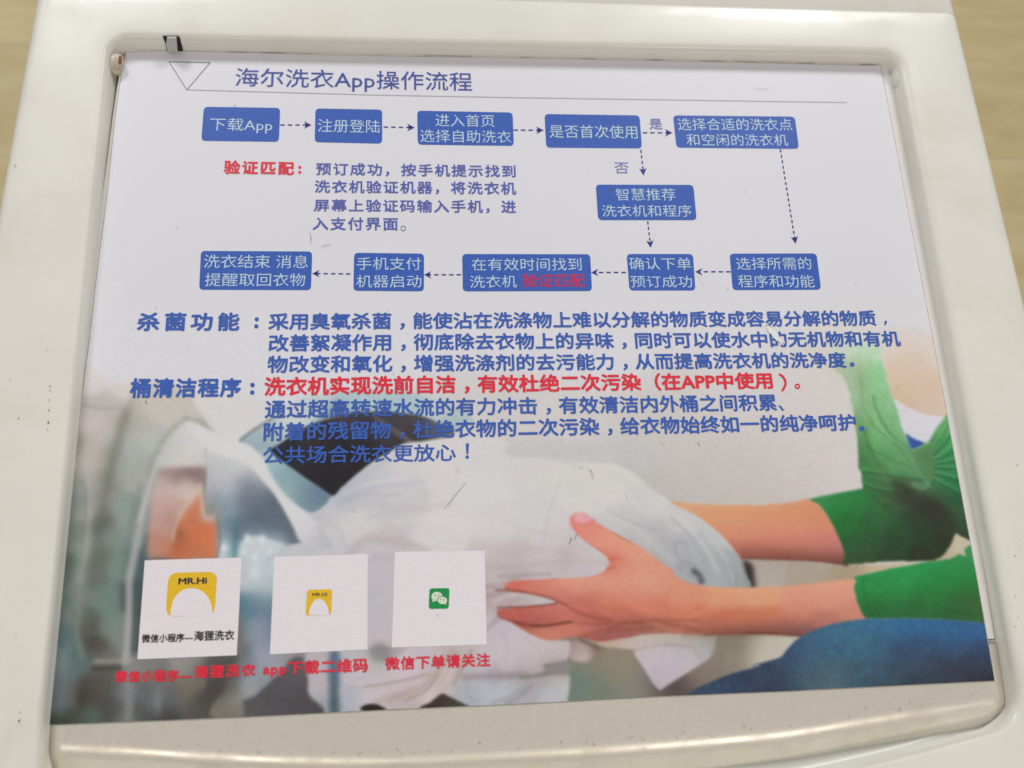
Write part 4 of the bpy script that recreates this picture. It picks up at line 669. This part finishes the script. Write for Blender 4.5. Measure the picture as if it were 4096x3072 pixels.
# jeans last: the thigh lies in front of the forearm
region(v('c8', [(2100, 520), (1900, 492), (1750, 478), (1600, 467), (1300, 455), (1050, 455), (900, 462), (700, 492), (600, 522), (520, 552), (420, 600), (350, 655), (300, 710), (255, 765), (150, 800), (0, 840)]) + v('c7', [(2100, 828), (2000, 862), (1850, 905), (1700, 965), (1600, 1010), (1540, 1045), (1470, 1120), (1500, 1300)]) + v('c8', [(1000, 1300), (2200, 1200)]),
  v('c8', [(700, 560, (58, 100, 130)), (1000, 520, (54, 106, 142)), (1300, 520, (48, 98, 140)), (1600, 530, (46, 100, 148)), (1850, 560, (48, 92, 140)), (450, 700, (62, 92, 118)), (600, 700, (54, 92, 118)), (900, 650, (60, 102, 126)), (1000, 750, (54, 90, 114)), (1300, 700, (48, 72, 104)), (1600, 650, (52, 84, 120)), (1850, 720, (50, 66, 98)), (1500, 800, (52, 66, 88)), (1300, 800, (54, 74, 100)), (1850, 850, (48, 54, 72)), (1600, 900, (52, 58, 74)), (1200, 900, (54, 72, 88)), (900, 900, (56, 84, 100)), (600, 880, (72, 98, 114)), (450, 850, (60, 88, 108)), (300, 800, (52, 72, 102)), (330, 900, (52, 76, 94)), (600, 1000, (70, 92, 104)), (200, 900, (54, 66, 84)), (50, 930, (50, 58, 78)), (100, 850, (48, 62, 88)), (350, 680, (52, 76, 116)), (1850, 950, (44, 46, 56)), (1400, 980, (46, 56, 70))]) +
  v('c7', [(2150, 900, (46, 66, 96)), (2000, 950, (44, 64, 92)), (1800, 1000, (44, 62, 90)), (1600, 1060, (54, 72, 94)), (2150, 1000, (50, 54, 76))]), soft=2.5, sig=40, ax=1.5, noise=.05)


for _k in range(3): IMG[..., _k] = gblur(IMG[..., _k], 1.15)
# fine printing unevenness, then write the grid
_c = np.stack([gblur(rng.standard_normal((NY, NX)).astype(np.float32), 0.7) for _ in range(3)], -1)
fade = np.clip((FY - 1230) / 120, 0, 1)[..., None]
IMG += (_c * 3.4 + NOISE[..., None] * 1.3) * fade
# the light on the place falls off towards the near edge: recover the print's own colour
def light_falloff(fy): return 1.0 - 0.0 * fy
A = np.clip(lin(np.clip(IMG, 2, 250)) / EXPO, 0.004, 0.9).astype(np.float32)
D = np.stack([(FX - 2048), -(FY - 1536), np.full(FX.shape, -FPX)], -1).astype(np.float64) @ R.T
HP = HS + 0.00004
T_ = (HP - CH) / D[..., 2]
VX = np.stack([D[..., 0] * T_, D[..., 1] * T_, np.full(FX.shape, Z0 + HP)], -1).reshape(-1, 3)
idx = np.arange(NX * NY).reshape(NY, NX)
quads = np.stack([idx[:-1, :-1], idx[1:, :-1], idx[1:, 1:], idx[:-1, 1:]], -1).reshape(-1)
me = bpy.data.meshes.new('printed_photo')
nf = (NX - 1) * (NY - 1)
me.vertices.add(NX * NY); me.vertices.foreach_set('co', VX.astype(np.float32).ravel())
me.loops.add(nf * 4); me.loops.foreach_set('vertex_index', quads.astype(np.int32))
me.polygons.add(nf); me.polygons.foreach_set('loop_start', np.arange(0, nf * 4, 4, dtype=np.int32))
me.update(calc_edges=True)
ca = me.color_attributes.new('print', 'FLOAT_COLOR', 'POINT')
ca.data.foreach_set('color', np.concatenate([A.reshape(-1, 3), np.ones((NX * NY, 1), np.float32)], 1).ravel())
pm = bpy.data.materials.new('photo_print'); pm.use_nodes = True
nt = pm.node_tree; b_ = nt.nodes['Principled BSDF']; at_ = nt.nodes.new('ShaderNodeAttribute'); at_.attribute_name = 'print'
nt.links.new(at_.outputs['Color'], b_.inputs['Base Color']); b_.inputs['Roughness'].default_value = 0.42; b_.inputs['Specular IOR Level'].default_value = 0.35
tag(link('printed_photo', me, pm, st), 'printed photo of hands pulling white laundry out of a washing machine')

# --- flat printed shapes and lettering
def ink(name, rgb, rough=0.42, grain=0.20):
    return mat('ink_' + name, alb(rgb), rough, grain=grain, gscale=1500, spec=0.35)
BLUE = ink('box_blue', (54, 90, 172)); TBLUE = ink('title_blue', (58, 76, 152)); BODYB = ink('body_blue', (57, 92, 173))
NOTE = ink('note_blue', (80, 92, 168)); PALE = ink('pale_blue', (178, 200, 236)); RED = ink('red', (214, 48, 66)); DRED = ink('dark_red', (186, 48, 86))
DARK = ink('dark_arrow', (44, 52, 132)); GREY = ink('grey_line', (160, 160, 174)); GREY2 = ink('grey_outline', (128, 134, 146))
BLK = ink('black', (44, 40, 42)); CARD = ink('card_white', (216, 210, 216), grain=0.05); YEL = ink('yellow', (222, 176, 40), grain=0.10); GRN = ink('green', (22, 140, 74)); FAINT = ink('faint_blue', (112, 124, 182))
LH = [0]
def flat(name, pts, m, parent, z):
    return mesh(name, [P(a, b, z) for a, b in pts], [tuple(range(len(pts) - 1, -1, -1))], m, parent)
def round_quad(q, r, n=5):
    """rounded quad in survey coordinates; q = TL, TR, BR, BL"""
    q = [np.array(p, float) for p in q]; out = []
    for i in range(4):
        p0, p1, p2 = q[i - 1], q[i], q[(i + 1) % 4]
        a = p1 + (p0 - p1) / np.linalg.norm(p0 - p1) * r; c = p1 + (p2 - p1) / np.linalg.norm(p2 - p1) * r
        for k in range(n + 1):
            u = k / n; out.append(tuple((1 - u) ** 2 * a + 2 * u * (1 - u) * p1 + u * u * c))
    return out
ZB = HS + 0.00012; ZT = HS + 0.00022
def letters(text, q, m, parent, bold=0.0, z=ZT, spacing=1.0, latin=False, name='lettering'):
    """q = (x left, y top left, y bottom left, x right, y top right, y bottom right) of the full-height characters"""
    cu = bpy.data.curves.new('t', 'FONT'); cu.body = text; cu.space_character = spacing; cu.resolution_u = 2; cu.size = 1
    o = bpy.data.objects.new('t', cu); COL.objects.link(o)
    bpy.context.view_layer.update()
    dg = bpy.context.evaluated_depsgraph_get(); me = bpy.data.meshes.new_from_object(o.evaluated_get(dg))
    bpy.data.objects.remove(o); bpy.data.curves.remove(cu)
    layer = None
    if bold > 0:      # thicken the strokes: same outlines a hair apart, stacked in height
        vs_ = [tuple(v.co) for v in me.vertices]; fs_ = [tuple(p.vertices) for p in me.polygons]
        av, af, layer = [], [], []
        sh = [(-.7, -.7), (.7, -.7), (-.7, .7), (.7, .7)] + ([(0, -1), (0, 1), (-1, 0), (1, 0)] if bold > 0.02 else [])
        for li, (sx, sy) in enumerate(sh):
            o0 = len(av); av += [(a + sx * bold, b + sy * bold, 0) for a, b, _ in vs_]; af += [tuple(i + o0 for i in f) for f in fs_]; layer += [li] * len(vs_)
        bpy.data.meshes.remove(me); me = bpy.data.meshes.new(name); me.from_pydata(av, [], af); me.update(); layer = np.array(layer)
    me.name = name; n = len(me.vertices); co = np.empty(n * 3, np.float32); me.vertices.foreach_get('co', co); co = co.reshape(-1, 3)
    if spacing == 1.0 and '，' in text:      # the sticker's typeface sets its commas in the middle of their cell
        for i, ch in enumerate(text):
            if ch == '，':
                a = i * ADV; mk = (co[:, 0] > a + 0.055 * ADV) & (co[:, 0] < a + 0.42 * ADV) & (co[:, 1] < 0.27); co[mk, 0] += 0.28 * ADV
    x0, x1 = co[:, 0].min(), co[:, 0].max()
    if latin: b0, b1 = co[:, 1].min(), co[:, 1].max()
    else: b0, b1 = CJ0, CJ1
    u = (co[:, 0] - x0) / (x1 - x0); w = (co[:, 1] - b0) / (b1 - b0)
    xl_, tl, bl, xr_, tr, br = q
    # rectangle on the sheet -> bilinear in plan coordinates
    TLp, BLp, TRp, BRp = P(xl_, tl, z), P(xl_ , bl, z), P(xr_, tr, z), P(xr_, br, z)
    # keep verticals upright on the sheet (the lid's own y axis)
    out = np.empty((n, 3))
    for k in range(3):
        if k == 0:
            L_ = 0.5 * (TLp[0] + BLp[0]); R_ = 0.5 * (TRp[0] + BRp[0]); out[:, 0] = L_ + (R_ - L_) * u
        else:
            out[:, k] = (BLp[k] * (1 - u) + BRp[k] * u) * (1 - w) + (TLp[k] * (1 - u) + TRp[k] * u) * w
    if layer is not None: out[:, 2] += layer * 0.000008
    me.vertices.foreach_set('co', out.astype(np.float32).ravel()); me.update()
    me.materials.clear()
    return link(name, me, m, parent)
CJ0, CJ1 = -0.08, 0.86
ADV = 1.0
def ADV_of(me):      # width of one full-width cell, from two equal characters side by side
    xs = sorted(p.co.x for p in me.vertices); a = xs[-1]
    cu = bpy.data.curves.new('t', 'FONT'); cu.body = '要国'; o = bpy.data.objects.new('t', cu); COL.objects.link(o)
    bpy.context.view_layer.update()
    m3 = bpy.data.meshes.new_from_object(o.evaluated_get(bpy.context.evaluated_depsgraph_get())); b = max(p.co.x for p in m3.vertices)
    bpy.data.objects.remove(o); bpy.data.curves.remove(cu); bpy.data.meshes.remove(m3); bpy.data.meshes.remove(me)
    return a - b
def _cal():
    global CJ0, CJ1, ADV
    cu = bpy.data.curves.new('t', 'FONT'); cu.body = '国要衣前'; o = bpy.data.objects.new('t', cu); COL.objects.link(o)
    dg = bpy.context.evaluated_depsgraph_get(); me = bpy.data.meshes.new_from_object(o.evaluated_get(dg))
    ys = [p.co.y for p in me.vertices]; CJ0, CJ1 = min(ys), max(ys)
    cu.body = '要国国'; bpy.context.view_layer.update(); me2 = bpy.data.meshes.new_from_object(o.evaluated_get(bpy.context.evaluated_depsgraph_get()))
    ADV = ADV_of(me2)
    bpy.data.objects.remove(o); bpy.data.curves.remove(cu); bpy.data.meshes.remove(me)
_cal()
print('CELL', CJ0, CJ1, ADV)
def ribbon(pts, w):
    """quads for straight segments, survey coordinates"""
    out = []
    for (a, b) in zip(pts[:-1], pts[1:]):
        a = np.array(a, float); b = np.array(b, float); d = (b - a) / np.linalg.norm(b - a); n = np.array([-d[1], d[0]]) * w / 2
        out.append([a - n, b - n, b + n, a + n])
    return out
def multi(name, polys, m, parent, z):
    vs, fs = [], []
    for pl in polys:
        s = len(vs); vs += [P(a, b, z) for a, b in pl]; fs.append(tuple(range(s, s + len(pl))))
    o = mesh(name, vs, fs, m, parent)
    for p in o.data.polygons:
        if p.normal.z < 0: p.flip()
    return o

# heading
multi('printed_line', ribbon([(748.5, 359), (1497, 380), (2100, 391), (2750, 400.5), (3389, 410)], 3.2), GREY, st, ZB)
tri = [(676, 247), (840.5, 250), (747.5, 359), (676, 247)]
multi('printed_triangle', ribbon(tri, 3.6), GREY2, st, ZB)
letters('海尔洗衣App操作流程', (942, 271, 344, 1888, 290, 364), TBLUE, st, 0.002)
boxes = [
 ([(815.6, 427), (1120.8, 431.6), (1115.4, 567), (805, 563)], [('下载App', (840, 470, 521, 1090, 475, 526))]),
 ([(1262, 433.6), (1528.6, 438.6), (1528.6, 574.4), (1258.6, 568.4)], [('注册登陆', (1271, 475, 528, 1520, 480, 532))]),
 ([(1668.9, 442.6), (2050.3, 450), (2055.3, 583.3), (1671.3, 578.3)], [('进入首页', (1741, 455, 506, 1977, 458.5, 508)), ('选择自助洗衣', (1681, 517, 568, 2045, 523, 572))]),
 ([(2178, 456), (2558, 461.5), (2568, 593.3), (2185, 590.3)], [('是否首次使用', (2198, 499, 551, 2549, 502, 554.5))]),
 ([(2692.2, 461.5), (3179, 466.5), (3196, 595.3), (2706, 590.3)], [('选择合适的洗衣点', (2711, 472, 521, 3167.6, 475, 522)), ('和空闲的洗衣机', (2746, 534.6, 583, 3150, 537, 583))]),
 ([(2383, 738.5), (2773.3, 739.5), (2786.7, 880.3), (2392.9, 880.3)], [('智慧推荐', (2462.5, 753.4, 802, 2701, 753.4, 802)), ('洗衣机和程序', (2408, 819.6, 867, 2766, 819.6, 867))]),
 ([(804, 1003.6), (1248.7, 1006), (1243.7, 1160.3), (796.7, 1158.8)], [('洗衣结束 消息', (815.6, 1017.5, 1072, 1232.7, 1021, 1073)), ('提醒取回衣物', (819.6, 1092, 1145, 1221, 1093, 1145))]),
 ([(1416.7, 1011), (1696, 1014.6), (1695.2, 1165.2), (1413.8, 1162.8)], [('手机支付', (1426.7, 1028.5, 1079, 1684, 1029.5, 1080)), ('机器启动', (1425, 1099.6, 1150, 1686, 1099.6, 1150))]),
 ([(1848.9, 1016), (2360.5, 1017), (2368, 1164), (1851.4, 1165.2)], [('在有效时间找到', (1886.7, 1033.5, 1082, 2325.7, 1031, 1082)), ('洗衣机', (1880, 1102, 1152, 2067, 1100.6, 1150)), ('验证匹配', (2088.5, 1095.6, 1148, 2339, 1095.6, 1148))]),
 ([(2507, 1016), (2771.8, 1016), (2781.8, 1161.8), (2518, 1161.8)], [('确认下单', (2517, 1029.5, 1079, 2764, 1029.5, 1079)), ('预订成功', (2522, 1102, 1150, 2768, 1102, 1150))]),
 ([(2918.5, 1014.6), (3266, 1013.6), (3284.4, 1158.8), (2931, 1160.3)], [('选择所需的', (2945, 1029.5, 1079, 3244.6, 1028.5, 1078)), ('程序和功能', (2952, 1099.6, 1150, 3257, 1099.6, 1150))]),
]
for q, texts in boxes:
    bxo = flat('printed_box', round_quad(q, 17), BLUE, st, ZB)
    for s_, tq in texts:
        redt = s_ == '验证匹配'
        letters(s_, tq, DRED if redt else PALE, bxo, 0.020 if redt else 0.0)
arrows = [((1121, 500), (1246, 500)), ((1534.6, 508), (1659, 510)), ((2053.7, 520), (2175, 521)), ((2571, 531), (2690, 531)),
          ((2563.5, 599), (2574.4, 702)), ((3121.3, 597), (3182.5, 975)), ((2590.8, 885), (2603.2, 991)),
          ((2922.5, 1087), (2780.8, 1087)), ((2503.3, 1089.7), (2364.5, 1089.7)), ((1844.4, 1099), (1696.2, 1099)), ((1401.8, 1095.6), (1248.7, 1094))]
for i, (a, b) in enumerate(arrows):
    a = np.array(a, float); b = np.array(b, float); L_ = np.linalg.norm(b - a); d = (b - a) / L_; n = np.array([-d[1], d[0]])
    polys = []; s_ = 0.0
    dash, gap = (18, 12) if abs(d[0]) > 0.9 else (13, 9)
    while s_ < L_ - 22:
        e = min(s_ + dash, L_ - 16); polys.append([a + d * s_ - n * 2.6, a + d * e - n * 2.6, a + d * e + n * 2.6, a + d * s_ + n * 2.6]); s_ += dash + gap
    hl_, hw = 32, 16
    back = b - d * hl_; notch = b - d * (hl_ * (0.62 if i > 6 else 0.72))
    polys.append([b, back + n * hw, back + n * (hw - 3) + d * 4, notch]); polys.append([b, notch, back - n * (hw - 3) + d * 4, back - n * hw])
    multi('printed_arrow', polys, DARK, st, ZB)
letters('是', (2597, 473, 517, 2649, 473, 517), FAINT, st, 0.006)
letters('否', (2457.5, 646.5, 694, 2514.7, 646.5, 694), FAINT, st, 0.0)
lines = [
 ('验证匹配', (895, 641.5, 694, 1176.5, 648, 699), RED, .028, 1.18), 
 ('预订成功，按手机提示找到', (1263.6, 651, 699, 2062, 661, 709), NOTE, .020, 1.15),
 ('洗衣机验证机器，将洗衣机', (1258.6, 721, 770, 2064, 728.5, 778), NOTE, .020, 1.15),
 ('屏幕上验证码输入手机，进', (1256, 797, 844.5, 2064, 802, 852), NOTE, .020, 1.15),
 ('入支付界面', (1251, 869, 919, 1592, 870, 921), NOTE, .020, 1.15),
 ('杀菌功能', (549.5, 1252, 1322, 958.8, 1252, 1321), BODYB, .032, 1.34),
 ('采用臭氧杀菌，能使沾在洗涤物上难以分解的物质变成容易分解的物质', (1073.6, 1254, 1319, 3503, 1242, 1302), BODYB, .024, 1.0),
 ('改善絮凝作用，彻底除去衣物上的异味，同时可以使水中的无机物和有机', (1074.6, 1339, 1405.5, 3600, 1324, 1384), BODYB, .024, 1.0),
 ('物改变和氧化，增强洗涤剂的去污能力，从而提高洗衣机的洗净度', (1069.6, 1424, 1491, 3384, 1409, 1469.6), BODYB, .024, 1.0),
 ('桶清洁程序', (519.7, 1515, 1590, 964.8, 1514, 1585.5), BODYB, .034, 1.08),
 ('洗衣机实现洗前自洁，有效杜绝二次污染（在APP中使用', (1057, 1510, 1582, 3089.5, 1490, 1553), RED, .030, 1.0),
 ('通过超高转速水流的有力冲击，有效清洁内外桶之间积累', (1059.7, 1602, 1673, 3105.4, 1577, 1641.7), BODYB, .022, 1.0),
 ('附着的残留物，杜绝衣物的二次污染，给衣物始终如一的纯净呵护', (1054.7, 1691.5, 1763.6, 3423.7, 1656.6, 1721), BODYB, .024, 1.0),
 ('公共场合洗衣更放心', (1052, 1786, 1855.6, 1823, 1776, 1843), BODYB, .018, 1.0),
 ('微信小程序—', (460, 2684.6, 2728, 768, 2679.6, 2722), RED, .040, 1.1),
 ('海狸洗衣', (776, 2663.7, 2714.5, 1022, 2654.8, 2702), RED, .036, 1.2),
 ('app下载二维码', (1052, 2651, 2700.5, 1472, 2632.4, 2687), RED, .030, 1.05),
 ('微信下单请关注', (1539.6, 2630, 2680.6, 1962, 2612.5, 2663.7), RED, .026, 1.05),
]
for s_, q, m_, bo, sp in lines: letters(s_, q, m_, st, bo, spacing=sp)
def disc(x, y, rx, ry=None, n=14):
    ry = ry or rx
    return [(x + rx * math.cos(2 * math.pi * k / n), y + ry * math.sin(2 * math.pi * k / n)) for k in range(n)]
def ring(x, y, r, w, n=16):
    o = []
    for k in range(n):
        a0, a1 = 2 * math.pi * k / n, 2 * math.pi * (k + 1) / n
        o.append([(x + (r + w) * math.cos(a0), y + (r + w) * math.sin(a0)), (x + (r + w) * math.cos(a1), y + (r + w) * math.sin(a1)),
                  (x + r * math.cos(a1), y + r * math.sin(a1)), (x + r * math.cos(a0), y + r * math.sin(a0))])
    return o
def comma(x, y, s=1.0): return [(x - 2 * s, y - 12 * s), (x + 9 * s, y - 12 * s), (x + 8 * s, y - 2 * s), (x + 1 * s, y + 9 * s), (x - 5 * s, y + 9 * s)]
multi('punctuation', [disc(1199, 669, 6), disc(1199, 689, 6)], RED, st, ZT)
multi('punctuation', ring(1613, 913, 8, 3), GREY2, st, ZT)
multi('punctuation', [disc(1027, 1277, 8.5), disc(1025, 1305, 8.5)], BODYB, st, ZT)
multi('punctuation', [comma(3541, 1293, 0.8)], BODYB, st, ZT)
multi('punctuation', [disc(3409, 1458, 9)], BODYB, st, ZT)
multi('punctuation', [disc(1010, 1540, 9), disc(1009, 1570, 9)], BODYB, st, ZT)
multi('punctuation', ring(3190, 1545, 5, 6), RED, st, ZT)
bk = [(3117, 1496), (3132, 1506), (3141, 1522), (3143, 1534), (3138, 1549), (3128, 1564)]
multi('punctuation', [q for a, b in zip(bk[:-1], bk[1:]) for q in ribbon([a, b], 9)], RED, st, ZT)
multi('punctuation', [[(3113, 1622), (3122, 1622), (3137, 1640), (3130, 1644)]], BODYB, st, ZT)
multi('punctuation', [disc(3448, 1714, 11, 9)], BODYB, st, ZT)
multi('punctuation', [[(1863, 1774), (1876, 1774), (1873, 1816), (1866, 1816)], disc(1869, 1828, 7)], BODYB, st, ZT)

# white cards
cards = [[(579, 2241), (967, 2230), (947, 2621), (549.5, 2637)], [(1097, 2227), (1471, 2216), (1470, 2597.6), (1079.6, 2617.5)], [(1579, 2207), (1939, 2202), (1947, 2578), (1567, 2590)]]
labs = ['white card with a yellow app badge and a black caption', 'blank white card with a small yellow badge in its middle', 'blank white card with a small green chat badge in its middle']
co_ = []
for q, l_ in zip(cards, labs): co_.append(tag(flat('printed_card', q, CARD, st, ZB), l_))
def badge(name, cx, cy, w, h, sk, m, parent, r, z):
    q = [(cx - w / 2 + 3 * sk, cy - h / 2 + sk), (cx + w / 2 + 3 * sk, cy - h / 2 - sk), (cx + w / 2 - 3 * sk, cy + h / 2 - sk), (cx - w / 2 - 3 * sk, cy + h / 2 + sk)]
    return flat(name, round_quad(q, r), m, parent, z)
bd = badge('yellow_badge', 766, 2377, 196, 176, 2, YEL, co_[0], 38, ZB + 0.00003)
arch = [(712 + 0, 2464.5)] + [(766 - 84 * math.cos(math.pi * k / 16) ** 1 if k <= 8 else 766 + 84 * abs(math.cos(math.pi * k / 16)), 2464.5 - 112 * math.sin(math.pi * k / 16) ** 0.8) for k in range(17)]
flat('white_arch', arch[1:], CARD, co_[0], ZB + 0.00005)
letters('MR.Hi', (713.6, 2312, 2338.5, 828, 2309, 2335.5), ink('navy', (46, 44, 70)), co_[0], 0.035, z=ZB + 0.00007, latin=True)
letters('微信小程序—', (567, 2538, 2571, 773, 2533, 2565), BLK, co_[0], 0.024)
letters('海狸洗衣', (776, 2524.5, 2563, 937.4, 2520.5, 2559), BLK, co_[0], 0.024)
badge('yellow_badge', 1276, 2410, 102, 104, 1, YEL, co_[1], 14, ZB + 0.00003)
arch2 = [(1276 - 40 * math.cos(math.pi * k / 12), 2461 - 66 * math.sin(math.pi * k / 12)) for k in range(13)]
flat('white_arch', arch2, CARD, co_[1], ZB + 0.00005)
letters('MR.Hi', (1248.6, 2371.5, 2385.5, 1308, 2370.5, 2384.5), ink('navy', (46, 44, 70)), co_[1], 0.02, z=ZB + 0.00007, latin=True)
gb = badge('green_badge', 1756.5, 2394, 80, 82, 0.6, GRN, co_[2], 12, ZT)
BUB = ink('bubble', (205, 228, 196)); EYE = GRN
def bubble(cx, cy, rx, ry, tx, ty, z):
    b = flat('chat_bubble', disc(cx, cy, rx, ry, 24), BUB, co_[2], z)
    flat('bubble_tail', [(cx + tx * rx * 0.25, cy + ry * 0.7), (cx + tx * rx * 0.85, cy + ry * 0.45), (cx + tx * rx * 0.8, cy + ry * ty)][::1 if tx > 0 else -1], BUB, co_[2], z + 0.00003)
    multi('bubble_eyes', [disc(cx - rx * .33, cy - ry * .25, 2.4), disc(cx + rx * .33, cy - ry * .25, 2.4)], EYE, co_[2], z + 0.00006)
bubble(1748, 2386, 22, 19, -1, 1.25, ZT + 0.0001)
flat('bubble_rim', disc(1769, 2401, 21, 17, 24), GRN, co_[2], ZT + 0.00018)  # printed green rim parting the front bubble from the rear one
bubble(1769.5, 2401.5, 18.5, 15, 1, 1.25, ZT + 0.00022)

# --- wear on the sticker: scratches, pits and specks
def scuff(pts, w, m, parent=st, z=ZT + 0.0002, name='scuff_mark'):
    """tapered thin mark"""
    LH[0] += 1; z = z + (LH[0] % 40) * 0.000006
    vs, fs = [], []; n = len(pts)
    pp = [np.array(p, float) for p in pts]
    for i, p in enumerate(pp):
        d = pp[min(n - 1, i + 1)] - pp[max(0, i - 1)]; d /= np.linalg.norm(d); nn = np.array([-d[1], d[0]]); t = i / (n - 1)
        ww = w * 0.75 * (0.25 + 0.75 * math.sin(math.pi * (0.08 + 0.84 * t))) / 2
        vs += [P(*(p - nn * ww), z), P(*(p + nn * ww), z)]
    for i in range(n - 1): fs.append((2 * i, 2 * i + 1, 2 * i + 3, 2 * i + 2))
    o = mesh(name, vs, fs, m, parent)
    for p in o.data.polygons:
        if p.normal.z < 0: p.flip()
    return o
SC1 = mat('scuff_grey', alb((156, 152, 146)), 0.7); SC2 = mat('scuff_dark', alb((112, 106, 98)), 0.7); SCW = mat('scratch_white', alb((222, 220, 220)), 0.5)
scuff(v('b6', [(483, 362), (490, 405), (486, 452)]), 3.6, SC1)
scuff(v('b6', [(570, 478), (605, 465), (650, 456)]), 3.4, SC1)
scuff(v('c2', [(1562, 1080), (1610, 1020), (1680, 930), (1745, 855)]), 3.6, SC1)
scuff(v('c3', [(600, 1325), (612, 1290), (628, 1278)]), 3.6, SC2); scuff(v('c3', [(558, 1360), (570, 1325), (575, 1303)]), 3.8, SC2)
scuff(v('c1', [(1175, 195), (1172, 215), (1183, 236)]), 3.6, SC2)
scuff(v('b7', [(1830, 826), (1836, 800)]), 4, SC1); scuff(v('b7', [(1585, 700), (1640, 790)]), 2.4, SC1)
scuff(v('b7', [(460, 492), (464, 480)]), 4, SC1); scuff(v('b5', [(1422, 332), (1430, 318)]), 6, SC1)
scuff(v('b6', [(1150, 1490), (1160, 1510)]), 3.4, SC2)
scuff(v('c3', [(1590, 545), (1608, 570)]), 7, SC2); scuff(v('c3', [(1285, 533), (1315, 552)]), 5, SC1)
scuff(v('c3', [(715, 755), (735, 775), (750, 830)]), 3.6, SC1); scuff(v('c3', [(640, 738), (660, 748)]), 6, SC1)
scuff(v('b8', [(865, 745), (855, 790)]), 2.4, SC1)
scuff(v('c3', [(1017, 965), (1022, 990)]), 4.5, SC1); scuff(v('c2', [(825, 1090), (850, 1095)]), 6, SC1)
scuff(v('a3', [(2030, 700), (2080, 716), (2130, 716), (2180, 700)]), 1.8, GREY)
for a in ([(150, 1110), (185, 1150), (240, 1190)], [(160, 1130), (190, 1180), (230, 1235)], [(185, 1150), (225, 1205), (270, 1260)], [(200, 1165), (240, 1215), (290, 1250)], [(145, 1120), (170, 1160), (200, 1180)]):
    scuff(v('b8', a), 14, SCW, name='scratch')
scuff(v('b8', [(130, 1112), (160, 1108), (190, 1120)]), 4, SC1); scuff(v('b8', [(195, 1240), (225, 1275)]), 5, SC1)
for _ in range(36):
    x, y = random.uniform(500, 3600), random.uniform(300, 2700); s_ = random.uniform(1.2, 3.2)
    flat('speck', disc(x, y, s_, s_ * random.uniform(.5, 1), 6), random.choice([SC1, SC1, SC2]), st, ZT + 0.0002)

# --- dirt on the plastic and the silver strip
def decal(pts_fn, n, m, parent):
    pass
for fx, fy, s_ in ((60, 662, 5), (200, 1545, 3.5), (196, 1600, 3), (195, 1640, 3.6), (193, 1690, 5), (190, 1720, 3), (80, 2850, 3), (76, 2885, 6), (199, 1562, 2.6)):
    flat('dirt_speck', disc(fx, fy, s_ * .6, s_, 8), SC1 if fx == 60 else GRIME, wm, RIM + 0.0006)
for k in range(34):     # grime gathered along the rear edge of the lid
    fx = random.uniform(560, 3480); y0_ = float(np.interp(fx, [p[0] for p in topc], [p[1] for p in topc])) - random.uniform(1, 9)
    L = random.uniform(20, 120); scuff([(fx, y0_), (fx + L * .5, y0_ + L * .011), (fx + L, y0_ + L * .022)], random.uniform(1.5, 4.5), random.choice([EDGE, SC1]), lid, -0.00030, 'grime_streak')
for k in range(26):
    side = random.random() < 0.55
    fy = random.uniform(1300, 2950)
    fx = random.uniform(30, 190) if side else random.uniform(4020, 4080)
    if side is False and fy < 1400: continue
    s_ = random.uniform(1.0, 2.4); flat('dirt_speck', disc(fx, fy, s_, s_ * 1.4, 7), random.choice([SC1, SC1, SC2]), wm, RIM + 0.0006)
for k in range(60):
    fx = random.uniform(260, 3900); hy = np.interp(fx, [p[0] for p in hl], [p[1] for p in hl]) - random.uniform(18, 55)
    d = random.uniform(6, 22); a = random.uniform(0.6, 2.4)
    scuff([(fx, hy), (fx + d * .5 * math.cos(a), hy + d * .5 * math.sin(a) * .8), (fx + d * math.cos(a), hy + d * math.sin(a) * .7)], random.uniform(1.6, 4.0), random.choice([SC1, SC1, SC2]), lid, -0.0003, 'scratch')
